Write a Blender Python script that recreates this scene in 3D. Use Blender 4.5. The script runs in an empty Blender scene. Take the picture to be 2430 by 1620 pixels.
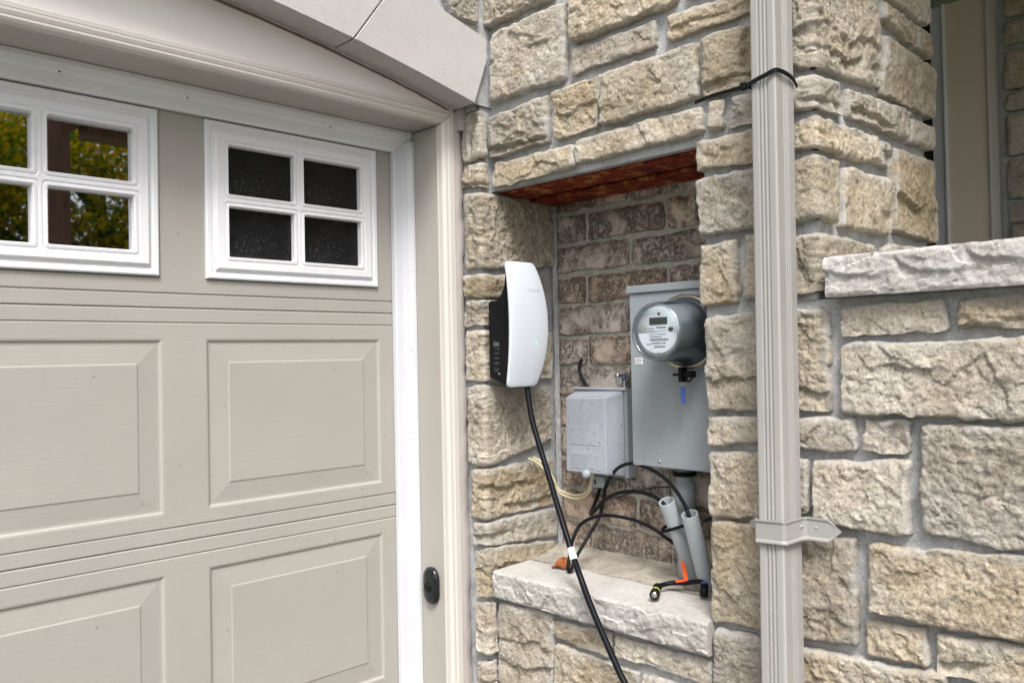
import bpy, bmesh, math, random
import numpy as np
from mathutils import Vector, Matrix
random.seed(7); RNG = np.random.default_rng(7)
sc = bpy.context.scene
# ------------------------------------------------------------------ camera, sky, sun, exposure
cam_d = bpy.data.cameras.new('camera'); cam = bpy.data.objects.new('camera', cam_d)
sc.collection.objects.link(cam); sc.camera = cam
cam_d.sensor_width = 36; cam_d.lens = 29.57; cam_d.clip_start = .02; cam_d.clip_end = 500
yaw, pitch, roll = (math.radians(a) for a in (44.596, .94, -1.1335))
fw = Vector((math.sin(yaw)*math.cos(pitch), math.cos(yaw)*math.cos(pitch), math.sin(pitch)))
rt = Vector((math.cos(yaw), -math.sin(yaw), 0)); up = rt.cross(fw)
r2 = rt*math.cos(roll) + up*math.sin(roll); u2 = -rt*math.sin(roll) + up*math.cos(roll)
cam.matrix_world = Matrix(((r2.x, u2.x, -fw.x, -1.577), (r2.y, u2.y, -fw.y, -1.668), (r2.z, u2.z, -fw.z, 1.48), (0, 0, 0, 1)))
SUN_EL, SUN_AZ = 54.0, 223.0            # compass bearing of the sun, measured from +Y towards +X
world = bpy.data.worlds.new('World'); sc.world = world; world.use_nodes = True
wn = world.node_tree; wn.nodes.clear()
sky = wn.nodes.new('ShaderNodeTexSky'); sky.sky_type = 'NISHITA'; sky.sun_disc = False
sky.sun_elevation = math.radians(SUN_EL); sky.sun_rotation = math.radians(SUN_AZ)
sky.dust_density = 4.0; sky.air_density = 1.0; sky.ozone_density = 1.0
hs = wn.nodes.new('ShaderNodeHueSaturation'); hs.inputs['Saturation'].default_value = .50
bg = wn.nodes.new('ShaderNodeBackground'); bg.inputs['Strength'].default_value = .098
wo = wn.nodes.new('ShaderNodeOutputWorld')
wn.links.new(sky.outputs[0], hs.inputs['Color']); wn.links.new(hs.outputs[0], bg.inputs['Color']); wn.links.new(bg.outputs[0], wo.inputs['Surface'])
sun_d = bpy.data.lights.new('sun', 'SUN'); sun_d.energy = 1.5; sun_d.angle = math.radians(18); sun_d.color = (1, .985, .955)
sun = bpy.data.objects.new('sun', sun_d); sc.collection.objects.link(sun)
sd = Vector((math.sin(math.radians(SUN_AZ))*math.cos(math.radians(SUN_EL)), math.cos(math.radians(SUN_AZ))*math.cos(math.radians(SUN_EL)), math.sin(math.radians(SUN_EL))))
sun.rotation_euler = sd.to_track_quat('Z', 'Y').to_euler(); sun.location = (-4, -8, 8)
sc.view_settings.view_transform = 'Standard'; sc.view_settings.look = 'None'
sc.view_settings.gamma = 1; sc.view_settings.use_curve_mapping = False
sc.view_settings.exposure = 1.30
sc.render.engine = 'CYCLES'; sc.cycles.max_bounces = 8; sc.cycles.transparent_max_bounces = 12
# ------------------------------------------------------------------ helpers
COL = sc.collection
def tag(o, label=None, cat=None, group=None, kind=None):
    for k, v in (('label', label), ('category', cat), ('group', group), ('kind', kind)):
        if v: o[k] = v
    return o
def thing(name, label, cat, loc=(0, 0, 0), group=None):
    o = bpy.data.objects.new(name, None); COL.objects.link(o); o.location = loc; o.empty_display_size = .05
    return tag(o, label, cat, group)
def link(name, me, mat, parent=None, loc=None):
    o = bpy.data.objects.new(name, me); COL.objects.link(o)
    if mat is not None and not me.materials: me.materials.append(mat)
    if parent is not None:
        o.parent = parent
        base = Vector(parent.location)
        pp = parent.parent
        while pp is not None: base += Vector(pp.location); pp = pp.parent
        o.location = Vector(loc if loc is not None else (0, 0, 0)) - base
    elif loc is not None: o.location = loc
    return o
def from_bm(name, bm, mat, parent=None, smooth=False, recenter=True):
    bmesh.ops.recalc_face_normals(bm, faces=bm.faces[:])
    c = Vector((0, 0, 0))
    if recenter and len(bm.verts):
        c = sum((v.co for v in bm.verts), Vector())/len(bm.verts)
        bmesh.ops.translate(bm, vec=-c, verts=bm.verts[:])
    me = bpy.data.meshes.new(name); bm.to_mesh(me); bm.free()
    if smooth: me.polygons.foreach_set('use_smooth', [True]*len(me.polygons))
    return link(name, me, mat, parent, c)
def bx(bm, x0, x1, y0, y1, z0, z1, bev=0, seg=2):
    r = bmesh.ops.create_cube(bm, size=1); vs = r['verts']
    for v in vs: v.co = Vector(((x0+x1)/2+v.co.x*(x1-x0), (y0+y1)/2+v.co.y*(y1-y0), (z0+z1)/2+v.co.z*(z1-z0)))
    if bev:
        es = list({e for v in vs for e in v.link_edges})
        bmesh.ops.bevel(bm, geom=es, offset=bev, segments=seg, affect='EDGES', profile=.5)
def box(name, mat, parent, x0, x1, y0, y1, z0, z1, bev=0, seg=2):
    bm = bmesh.new(); bx(bm, x0, x1, y0, y1, z0, z1, bev, seg); return from_bm(name, bm, mat, parent)
def prism(bm, prof, f0, f1):
    """closed profile (list of 2d) mapped by f0 and f1 to the two end rings"""
    a = [bm.verts.new(f0(p)) for p in prof]; b = [bm.verts.new(f1(p)) for p in prof]; n = len(prof)
    for i in range(n): bm.faces.new((a[i], a[(i+1) % n], b[(i+1) % n], b[i]))
    bm.faces.new(a[::-1]); bm.faces.new(b)
def spline(pts, sub=8):
    P = [Vector(p) for p in pts]; out = []
    for i in range(len(P)-1):
        p0 = P[max(i-1, 0)]; p1 = P[i]; p2 = P[i+1]; p3 = P[min(i+2, len(P)-1)]
        for k in range(sub):
            t = k/sub
            out.append(.5*((2*p1)+(p2-p0)*t+(2*p0-5*p1+4*p2-p3)*t*t+(3*p1-p0-3*p2+p3)*t**3))
    out.append(P[-1]); return out
def add_tube(bm, pts, r, n=12, cap=True):
    rad = r if callable(r) else (lambda t: r)
    rings = []; prev = None
    for i, p in enumerate(pts):
        p = Vector(p)
        d = (Vector(pts[min(i+1, len(pts)-1)])-Vector(pts[max(i-1, 0)])).normalized()
        if prev is None:
            a = d.orthogonal().normalized()
        else:
            a = (prev-d*prev.dot(d)).normalized()
        prev = a; b = d.cross(a); rr = rad(i/max(1, len(pts)-1))
        rings.append([bm.verts.new(p+(a*math.cos(2*math.pi*k/n)+b*math.sin(2*math.pi*k/n))*rr) for k in range(n)])
    for i in range(len(rings)-1):
        for k in range(n): bm.faces.new((rings[i][k], rings[i][(k+1) % n], rings[i+1][(k+1) % n], rings[i+1][k]))
    if cap: bm.faces.new(rings[0][::-1]); bm.faces.new(rings[-1])
def tube(name, mat, parent, pts, r, sub=8, n=12):
    bm = bmesh.new(); add_tube(bm, spline(pts, sub) if sub else [Vector(p) for p in pts], r, n); return from_bm(name, bm, mat, parent, smooth=True)
def lathe(name, mat, parent, prof, origin, M, n=48, smooth=True, cap=False):
    """prof: (radius, height) pairs, turned about local z; M maps local to world axes"""
    bm = bmesh.new(); rings = []
    for r, h in prof:
        rings.append([bm.verts.new(Vector(origin)+M @ Vector((r*math.cos(2*math.pi*k/n), r*math.sin(2*math.pi*k/n), h))) for k in range(n)])
    for i in range(len(rings)-1):
        for k in range(n): bm.faces.new((rings[i][k], rings[i][(k+1) % n], rings[i+1][(k+1) % n], rings[i+1][k]))
    if cap: bm.faces.new(rings[0][::-1]); bm.faces.new(rings[-1])
    bmesh.ops.remove_doubles(bm, verts=bm.verts[:], dist=1e-6)
    o = from_bm(name, bm, mat, parent, smooth)
    return o
FX = Matrix(((0, 0, -1), (-1, 0, 0), (0, 1, 0)))     # local z -> -X, x -> -Y, y -> Z
FY = Matrix(((1, 0, 0), (0, 0, -1), (0, 1, 0)))      # local z -> -Y, x -> X, y -> Z
def text(name, s, size, mat, parent, loc, M, spacing=1.0, align='CENTER', sx=1.0):
    cu = bpy.data.curves.new(name, 'FONT'); cu.body = s; cu.size = size; cu.align_x = align; cu.align_y = 'CENTER'
    cu.space_character = spacing; cu.resolution_u = 3; cu.extrude = .0001
    tmp = bpy.data.objects.new('tmp_text', cu); COL.objects.link(tmp)
    dg = bpy.context.evaluated_depsgraph_get(); me = bpy.data.meshes.new_from_object(tmp.evaluated_get(dg))
    bpy.data.objects.remove(tmp); bpy.data.curves.remove(cu)
    me.transform(M.to_4x4() @ Matrix.Diagonal((sx, 1, 1, 1))); me.materials.clear(); me.name = name
    return link(name, me, mat, parent, loc)
# ------------------------------------------------------------------ noise (numpy)
_perm = np.arange(512) % 256; _p = np.arange(256); RNG.shuffle(_p); _perm = np.concatenate([_p, _p, _p])
_g = RNG.normal(size=(256, 3)); _g /= np.linalg.norm(_g, axis=1, keepdims=True)
def pn(x, y, z):
    x, y, z = np.broadcast_arrays(np.asarray(x, float), np.asarray(y, float), np.asarray(z, float))
    xi = np.floor(x).astype(int); yi = np.floor(y).astype(int); zi = np.floor(z).astype(int)
    xf, yf, zf = x-xi, y-yi, z-zi; xi &= 255; yi &= 255; zi &= 255
    f = lambda t: t*t*t*(t*(t*6-15)+10)
    u, v, w = f(xf), f(yf), f(zf)
    def g(a, b, c):
        h = _perm[_perm[_perm[(xi+a) & 255]+((yi+b) & 255)]+((zi+c) & 255)]; G = _g[h]
        return G[..., 0]*(xf-a)+G[..., 1]*(yf-b)+G[..., 2]*(zf-c)
    l = lambda t, a, b: a+t*(b-a)
    return l(w, l(v, l(u, g(0, 0, 0), g(1, 0, 0)), l(u, g(0, 1, 0), g(1, 1, 0))), l(v, l(u, g(0, 0, 1), g(1, 0, 1)), l(u, g(0, 1, 1), g(1, 1, 1))))*1.6
def fbm(x, y, z, o=4, lac=2.1, gain=.5):
    s = 0; a = 1.0; f = 1.0
    for i in range(o):
        s = s+a*pn(x*f, y*f, z*f+i*7.3); a *= gain; f *= lac
    return s
def sstep(a, b, x):
    t = np.clip((x-a)/(b-a), 0, 1); return t*t*(3-2*t)
# ------------------------------------------------------------------ materials
class NT:
    def __init__(s, name):
        s.m = bpy.data.materials.new(name); s.m.use_nodes = True; s.t = s.m.node_tree; s.t.nodes.clear()
        s.out = s.n('ShaderNodeOutputMaterial')
    def n(s, typ, **kw):
        nd = s.t.nodes.new(typ)
        for k, v in kw.items(): setattr(nd, k, v)
        return nd
    def put(s, sock, v):
        if isinstance(v, bpy.types.NodeSocket): s.t.links.new(v, sock)
        elif v is not None:
            if sock.type == 'RGBA' and not hasattr(v, '__len__'): v = (v, v, v, 1)
            if sock.type == 'RGBA' and len(v) == 3: v = (*v, 1)
            sock.default_value = v
    def coord(s, scale=(1, 1, 1), rnd=True, which='Object'):
        tc = s.n('ShaderNodeTexCoord'); v = tc.outputs[which]
        if rnd:
            oi = s.n('ShaderNodeObjectInfo'); ad = s.n('ShaderNodeVectorMath', operation='MULTIPLY_ADD')
            s.put(ad.inputs[0], oi.outputs['Random']); ad.inputs[1].default_value = (37.1, 53.7, 71.3); s.put(ad.inputs[2], v); v = ad.outputs[0]
        if scale != (1, 1, 1):
            mp = s.n('ShaderNodeVectorMath', operation='MULTIPLY'); s.put(mp.inputs[0], v); mp.inputs[1].default_value = scale; v = mp.outputs[0]
        return v
    def noise(s, vec, scale, detail=4, rough=.55, dist=0):
        nd = s.n('ShaderNodeTexNoise'); s.put(nd.inputs['Vector'], vec)
        nd.inputs['Scale'].default_value = scale; nd.inputs['Detail'].default_value = detail; nd.inputs['Roughness'].default_value = rough; nd.inputs['Distortion'].default_value = dist
        return nd.outputs['Fac']
    def ramp(s, fac, stops, mode='LINEAR'):
        nd = s.n('ShaderNodeValToRGB'); s.put(nd.inputs[0], fac); cr = nd.color_ramp; cr.interpolation = mode
        while len(cr.elements) < len(stops): cr.elements.new(.5)
        for e, (p, c) in zip(cr.elements, stops):
            e.position = p; e.color = (c, c, c, 1) if not hasattr(c, '__len__') else (*c, 1)
        return nd.outputs[0]
    def mix(s, fac, a, b, mode='MIX'):
        nd = s.n('ShaderNodeMix', data_type='RGBA', blend_type=mode, clamp_factor=True)
        s.put(nd.inputs[0], fac); s.put(nd.inputs[6], a); s.put(nd.inputs[7], b); return nd.outputs[2]
    def math(s, op, a, b=None, c=None):
        nd = s.n('ShaderNodeMath', operation=op); s.put(nd.inputs[0], a)
        if b is not None: s.put(nd.inputs[1], b)
        if c is not None: s.put(nd.inputs[2], c)
        return nd.outputs[0]
    def attr(s, name):
        nd = s.n('ShaderNodeAttribute'); nd.attribute_name = name; return nd.outputs['Fac']
    def bump(s, h, strength, dist, prev=None):
        nd = s.n('ShaderNodeBump'); nd.inputs['Strength'].default_value = strength; nd.inputs['Distance'].default_value = dist
        s.put(nd.inputs['Height'], h)
        if prev is not None: s.put(nd.inputs['Normal'], prev)
        return nd.outputs[0]
    def bsdf(s, color, rough=.6, metal=0, spec=.5, normal=None, coat=0, **kw):
        nd = s.n('ShaderNodeBsdfPrincipled'); s.put(nd.inputs['Base Color'], color); s.put(nd.inputs['Roughness'], rough)
        s.put(nd.inputs['Metallic'], metal); s.put(nd.inputs['Specular IOR Level'], spec); s.put(nd.inputs['Coat Weight'], coat)
        if normal is not None: s.put(nd.inputs['Normal'], normal)
        for k, v in kw.items(): s.put(nd.inputs[k], v)
        s.t.links.new(nd.outputs[0], s.out.inputs['Surface']); return nd
def rnd_val(t, lo, hi, mult=1.0):
    oi = t.n('ShaderNodeObjectInfo'); fr = t.math('FRACT', t.math('MULTIPLY', oi.outputs['Random'], mult))
    return t.math('MULTIPLY_ADD', fr, hi-lo, lo)
def mat_stone(name, a, b, c):
    t = NT(name); v = t.coord()
    col = t.ramp(t.noise(v, 8, 5, .62, .4), [(.32, a), (.52, b), (.70, c)])
    g1 = t.noise(v, 46, 8, .70, .4); col = t.mix(1, col, t.ramp(g1, [(.30, (.52, .48, .42)), (.45, (.93, .91, .88)), (.60, 1.12)]), 'MULTIPLY')
    g2 = t.noise(v, 190, 6, .70); col = t.mix(.80, col, t.ramp(g2, [(.33, (.30, .26, .20)), (.45, (.86, .84, .80)), (.58, 1.12)]), 'MULTIPLY')
    st = t.ramp(t.noise(v, 11, 9, .74, 1.3), [(.57, 0), (.68, .8)])
    col = t.mix(t.math('MULTIPLY', st, .50), col, (.20, .13, .065))
    gs = t.ramp(t.noise(v, 9, 7, .66, .5), [(.54, 0), (.66, .6)]); col = t.mix(t.math('MULTIPLY', gs, .55), col, (.25, .24, .215))
    hs = t.n('ShaderNodeHueSaturation'); t.put(hs.inputs['Color'], col)
    t.put(hs.inputs['Saturation'], rnd_val(t, .60, 1.10, 17.3)); t.put(hs.inputs['Value'], rnd_val(t, .90, 1.24, 91.7)); col = hs.outputs[0]
    sm = t.math('MULTIPLY', t.attr('smear'), t.ramp(t.noise(v, 30, 6, .68), [(.38, 0), (.54, 1)]))
    col = t.mix(t.math('MULTIPLY', sm, .85), col, (.43, .425, .415))
    bn = t.bump(g1, .6, .006); bn = t.bump(g2, .85, .003, bn); bn = t.bump(t.noise(v, 520, 3, .6), .6, .0014, bn)
    t.bsdf(col, .93, spec=.15, normal=bn); return t.m
def mat_lime(name, a, b, k):
    t = NT(name); v = t.coord(rnd=False)
    col = t.ramp(t.noise(v, 5, 5, .6), [(.35, a), (.65, b)])
    g1 = t.noise(v, 60, 7, .68); col = t.mix(1, col, t.ramp(g1, [(.30, 1-.28*k), (.5, 1.0)]), 'MULTIPLY')
    g2 = t.noise(v, 260, 5, .7); col = t.mix(1, col, t.ramp(g2, [(.32, 1-.45*k), (.47, 1.0), (.65, 1.04)]), 'MULTIPLY')
    bn = t.bump(g1, .55*k, .005); bn = t.bump(g2, .8*k, .0026, bn)
    t.bsdf(col, .92, spec=.15, normal=bn); return t.m
M_STONE = mat_stone('split_stone', (.335, .275, .190), (.425, .370, .285), (.425, .395, .335))
M_LIME = mat_lime('ledge_limestone', (.455, .43, .40), (.53, .515, .49), .8)
def mat_mortar(name, c, k=1.0):
    t = NT(name); v = t.coord(rnd=False, which='Object')
    col = t.mix(1, c, t.ramp(t.noise(v, 30, 6, .65), [(.3, .72), (.6, 1.08)]), 'MULTIPLY'); col = t.mix(1, col, t.ramp(t.noise(v, 6, 4, .6), [(.35, .84), (.6, 1.04)]), 'MULTIPLY')
    col = t.mix(1, col, t.ramp(t.noise(v, 330, 4, .7), [(.34, .58), (.5, 1.0), (.66, 1.12)]), 'MULTIPLY')
    bn = t.bump(t.noise(v, 60, 7, .66), .6, .005); bn = t.bump(t.noise(v, 380, 4, .7), .8, .002, bn)
    t.bsdf(col, .95, spec=.15, normal=bn); return t.m
M_MORT = mat_mortar('grey_mortar', (.47, .475, .48))
M_BMORT = mat_mortar('brick_mortar', (.46, .435, .375))
M_WASH = mat_mortar('mortar_wash', (.40, .365, .31))
def mat_brick():
    t = NT('tumbled_brick'); v = t.coord()
    col = t.ramp(t.noise(v, 12, 6, .65), [(.32, (.33, .235, .17)), (.5, (.50, .395, .315)), (.7, (.58, .485, .41))])
    col = t.mix(.85, col, t.ramp(t.noise(v, 240, 5, .72), [(.32, .5), (.48, 1.0), (.7, 1.1)]), 'MULTIPLY')
    nz = t.noise(v, 30, 9, .78, .5); gate = t.noise(v, 11, 4, .65, .5)
    vein = t.ramp(t.math('ABSOLUTE', t.math('SUBTRACT', nz, .5)), [(.0, 1), (.030, .75), (.055, 0)])
    spot = t.ramp(t.noise(v, 85, 8, .8, .6), [(.49, 0), (.57, 1)]); gt = t.ramp(gate, [(.40, 0), (.53, 1)])
    blk = t.math('MULTIPLY', t.math('MAXIMUM', vein, spot), gt)
    edge = t.math('MULTIPLY', t.ramp(t.attr('smear'), [(.12, 0), (.5, 1)]), t.ramp(t.noise(v, 70, 8, .8, .8), [(.46, 0), (.55, 1)]))
    col = t.mix(t.math('MULTIPLY', t.math('MAXIMUM', blk, edge), .88), col, (.055, .042, .031))
    hs = t.n('ShaderNodeHueSaturation'); t.put(hs.inputs['Color'], col); t.put(hs.inputs['Saturation'], rnd_val(t, .6, 1.05, 31.7)); t.put(hs.inputs['Value'], rnd_val(t, .90, 1.25, 57.1)); col = hs.outputs[0]
    bn = t.bump(blk, .5, -.003); bn = t.bump(t.noise(v, 260, 4, .7), .6, .002, bn)
    t.bsdf(col, .92, spec=.2, normal=bn); return t.m
M_BRICK = mat_brick()
def mat_paint(name, c, rough=.45, grain=0, dirt=.12, spec=.4, speck=0):
    t = NT(name); v = t.coord(rnd=False)
    col = t.mix(1, c, t.ramp(t.noise(v, 3.2, 6, .62), [(.3, 1-dirt), (.62, 1.0)]), 'MULTIPLY')
    col = t.mix(1, col, t.ramp(t.noise(v, 55, 5, .7), [(.25, 1-dirt*.9), (.42, 1.0)]), 'MULTIPLY')
    if speck:
        vo = t.n('ShaderNodeTexVoronoi'); t.put(vo.inputs['Vector'], v); vo.inputs['Scale'].default_value = 24
        gate = t.math('GREATER_THAN', t.noise(v, 9, 2), .50)
        col = t.mix(t.math('MULTIPLY', t.math('MULTIPLY', t.math('LESS_THAN', vo.outputs['Distance'], .06), gate), speck), col, (.09, .075, .06))
    if speck > .75 and not grain:
        sp = t.math('MULTIPLY', t.ramp(t.noise(v, 95, 7, .78, .5), [(.56, 0), (.63, .8)]), t.ramp(t.noise(v, 12, 3), [(.44, 0), (.60, 1)])); col = t.mix(sp, col, (.10, .10, .13))
    bn = None
    if grain:
        gv = t.coord((2.2, 1, 42), rnd=False); h = t.noise(gv, 4.2, 7, .62, 1.1); bn = t.bump(h, grain, .0035)
        gv2 = t.coord((7, 1, 160), rnd=False); bn = t.bump(t.noise(gv2, 3.0, 5, .6, .6), grain*.6, .0015, bn)
    else: bn = t.bump(t.noise(v, 8, 4), .08, .004)
    t.bsdf(col, rough, spec=spec, normal=bn); return t.m
M_DOOR = mat_paint('door_paint', (.408, .388, .352), .5, grain=.14, dirt=.08, speck=.45)
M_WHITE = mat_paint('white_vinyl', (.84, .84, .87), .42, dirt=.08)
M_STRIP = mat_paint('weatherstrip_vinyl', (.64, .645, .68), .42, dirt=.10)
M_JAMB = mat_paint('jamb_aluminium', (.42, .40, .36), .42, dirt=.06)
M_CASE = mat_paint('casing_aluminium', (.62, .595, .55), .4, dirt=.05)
M_SPAN = mat_paint('spandrel_aluminium', (.80, .765, .735), .4, dirt=.04)
M_CAULK = mat_paint('caulk', (.48, .43, .41), .6, dirt=.2)
M_CAULKD = mat_paint('brown_caulk', (.20, .15, .125), .7, dirt=.3)
M_SPOUT = mat_paint('downspout_enamel', (.35, .342, .328), .30, dirt=.08, spec=.5)
M_GREYBOX = mat_paint('grey_enamel', (.30, .33, .355), .42, dirt=.16, speck=.35)
M_UTIL = mat_paint('weathered_plastic', (.37, .395, .435), .5, dirt=.32, speck=.8)
M_PVC = mat_paint('grey_pvc', (.34, .375, .39), .4, dirt=.14)
def flat(name, c, rough=.5, metal=0, spec=.5, coat=0, **kw):
    t = NT(name); v = t.coord(rnd=False); bn = t.bump(t.noise(v, 60, 4), .12, .0015)
    t.bsdf(t.mix(1, c, t.ramp(t.noise(v, 30, 5), [(.3, .85), (.6, 1.0)]), 'MULTIPLY'), rough, metal, spec, bn, coat, **kw); return t.m
M_BLACK = flat('black_plastic', (.006, .0065, .008), .5, spec=.15)
M_CABLE = flat('black_cable', (.005, .006, .009), .42, spec=.16)
_t = NT('white_glass_plate'); _t.bsdf((.66, .70, .75), .16, spec=.5); M_GLOSSW = _t.m
M_PRINT = flat('grey_print', (.085, .095, .10), .6)
M_LOGO = flat('logo_print', (.44, .47, .50), .4)
M_INK = flat('black_ink', (.04, .04, .045), .6)
M_GREEN = NT('status_green'); M_GREEN.bsdf((.1, .8, .35), .4, **{'Emission Color': (.1, 1, .4), 'Emission Strength': .3}); M_GREEN = M_GREEN.m
M_STEEL = flat('steel', (.55, .55, .54), .32, metal=1)
M_CHROME = flat('meter_ring_steel', (.52, .47, .38), .28, metal=1)
M_LABEL = flat('white_label', (.74, .75, .78), .5)
M_FACE = flat('meter_face', (.56, .58, .58), .5)
M_LCD = flat('display_glass', (.035, .042, .036), .2)
M_BLUE = flat('blue_plastic', (.06, .11, .45), .35)
M_ORANGE = flat('orange_tape', (.85, .10, .012), .5)
M_YELLOW = flat('yellow_ring', (.62, .66, .06), .5)
M_CREAM = flat('cream_wire', (.62, .56, .37), .5)
M_TAPE = flat('white_tape', (.78, .78, .77), .6)
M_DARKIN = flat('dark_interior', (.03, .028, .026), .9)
M_DARKMETER = flat('meter_inner_body', (.045, .06, .075), .3)
def mat_rust():
    t = NT('rusty_steel'); v = t.coord(); n = t.noise(v, 20, 9, .76, .15)
    col = t.ramp(n, [(.36, (.060, .010, .006)), (.47, (.17, .020, .009)), (.53, (.25, .045, .014)), (.60, (.42, .20, .06))])
    col = t.mix(.7, col, t.ramp(t.noise(v, 190, 4, .7), [(.3, .5), (.55, 1.05)]), 'MULTIPLY')
    t.bsdf(col, .85, spec=.2, normal=t.bump(t.noise(v, 90, 6, .7), .7, .003)); return t.m
M_RUST = mat_rust()
def mat_glass(name, fac, dust, tint=.22, rgh=.02):
    t = NT(name); v = t.coord(rnd=False)
    tr = t.n('ShaderNodeBsdfTransparent'); tr.inputs[0].default_value = (tint, tint, tint, 1)
    gl = t.n('ShaderNodeBsdfGlossy'); gl.inputs['Roughness'].default_value = rgh; gl.inputs[0].default_value = (.95, .96, .98, 1)
    t.put(gl.inputs['Normal'], t.bump(t.noise(v, 5, 2), .02, .003))
    mx = t.n('ShaderNodeMixShader'); mx.inputs[0].default_value = fac; t.put(mx.inputs[1], tr.outputs[0]); t.put(mx.inputs[2], gl.outputs[0])
    df = t.n('ShaderNodeBsdfDiffuse'); df.inputs[0].default_value = (.5, .5, .52, 1)
    sp = t.ramp(t.noise(v, 260, 5, .75), [(.57, 0), (.75, .8)]); pa = t.ramp(t.noise(v, 6, 4, .6), [(.35, 0), (.7, 1)])
    f = t.math('MULTIPLY', t.math('ADD', t.math('MULTIPLY', sp, pa), t.math('MULTIPLY', pa, .035)), dust)
    m2 = t.n('ShaderNodeMixShader'); t.put(m2.inputs[0], f); t.put(m2.inputs[1], mx.outputs[0]); t.put(m2.inputs[2], df.outputs[0])
    t.t.links.new(m2.outputs[0], t.out.inputs['Surface']); return t.m
M_GLASS = mat_glass('window_glass', .55, .05)
M_GLASSD = mat_glass('dusty_window_glass', .02, .85, rgh=.45)
def mat_cover(name, k):
    t = NT(name); lw = t.n('ShaderNodeLayerWeight'); lw.inputs[0].default_value = .35
    tr = t.n('ShaderNodeBsdfTransparent'); tr.inputs[0].default_value = (.86, .90, .92, 1)
    gl = t.n('ShaderNodeBsdfGlossy'); gl.inputs['Roughness'].default_value = .06; gl.inputs[0].default_value = (.9, .93, .95, 1)
    mx = t.n('ShaderNodeMixShader'); t.put(mx.inputs[0], t.math('MULTIPLY_ADD', lw.outputs['Fresnel'], .55*k, .10*k)); t.put(mx.inputs[1], tr.outputs[0]); t.put(mx.inputs[2], gl.outputs[0])
    t.t.links.new(mx.outputs[0], t.out.inputs['Surface']); return t.m
M_COVER = mat_cover('clear_meter_cover', 1.0); M_COVERF = mat_cover('clear_meter_window', .25)
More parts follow.
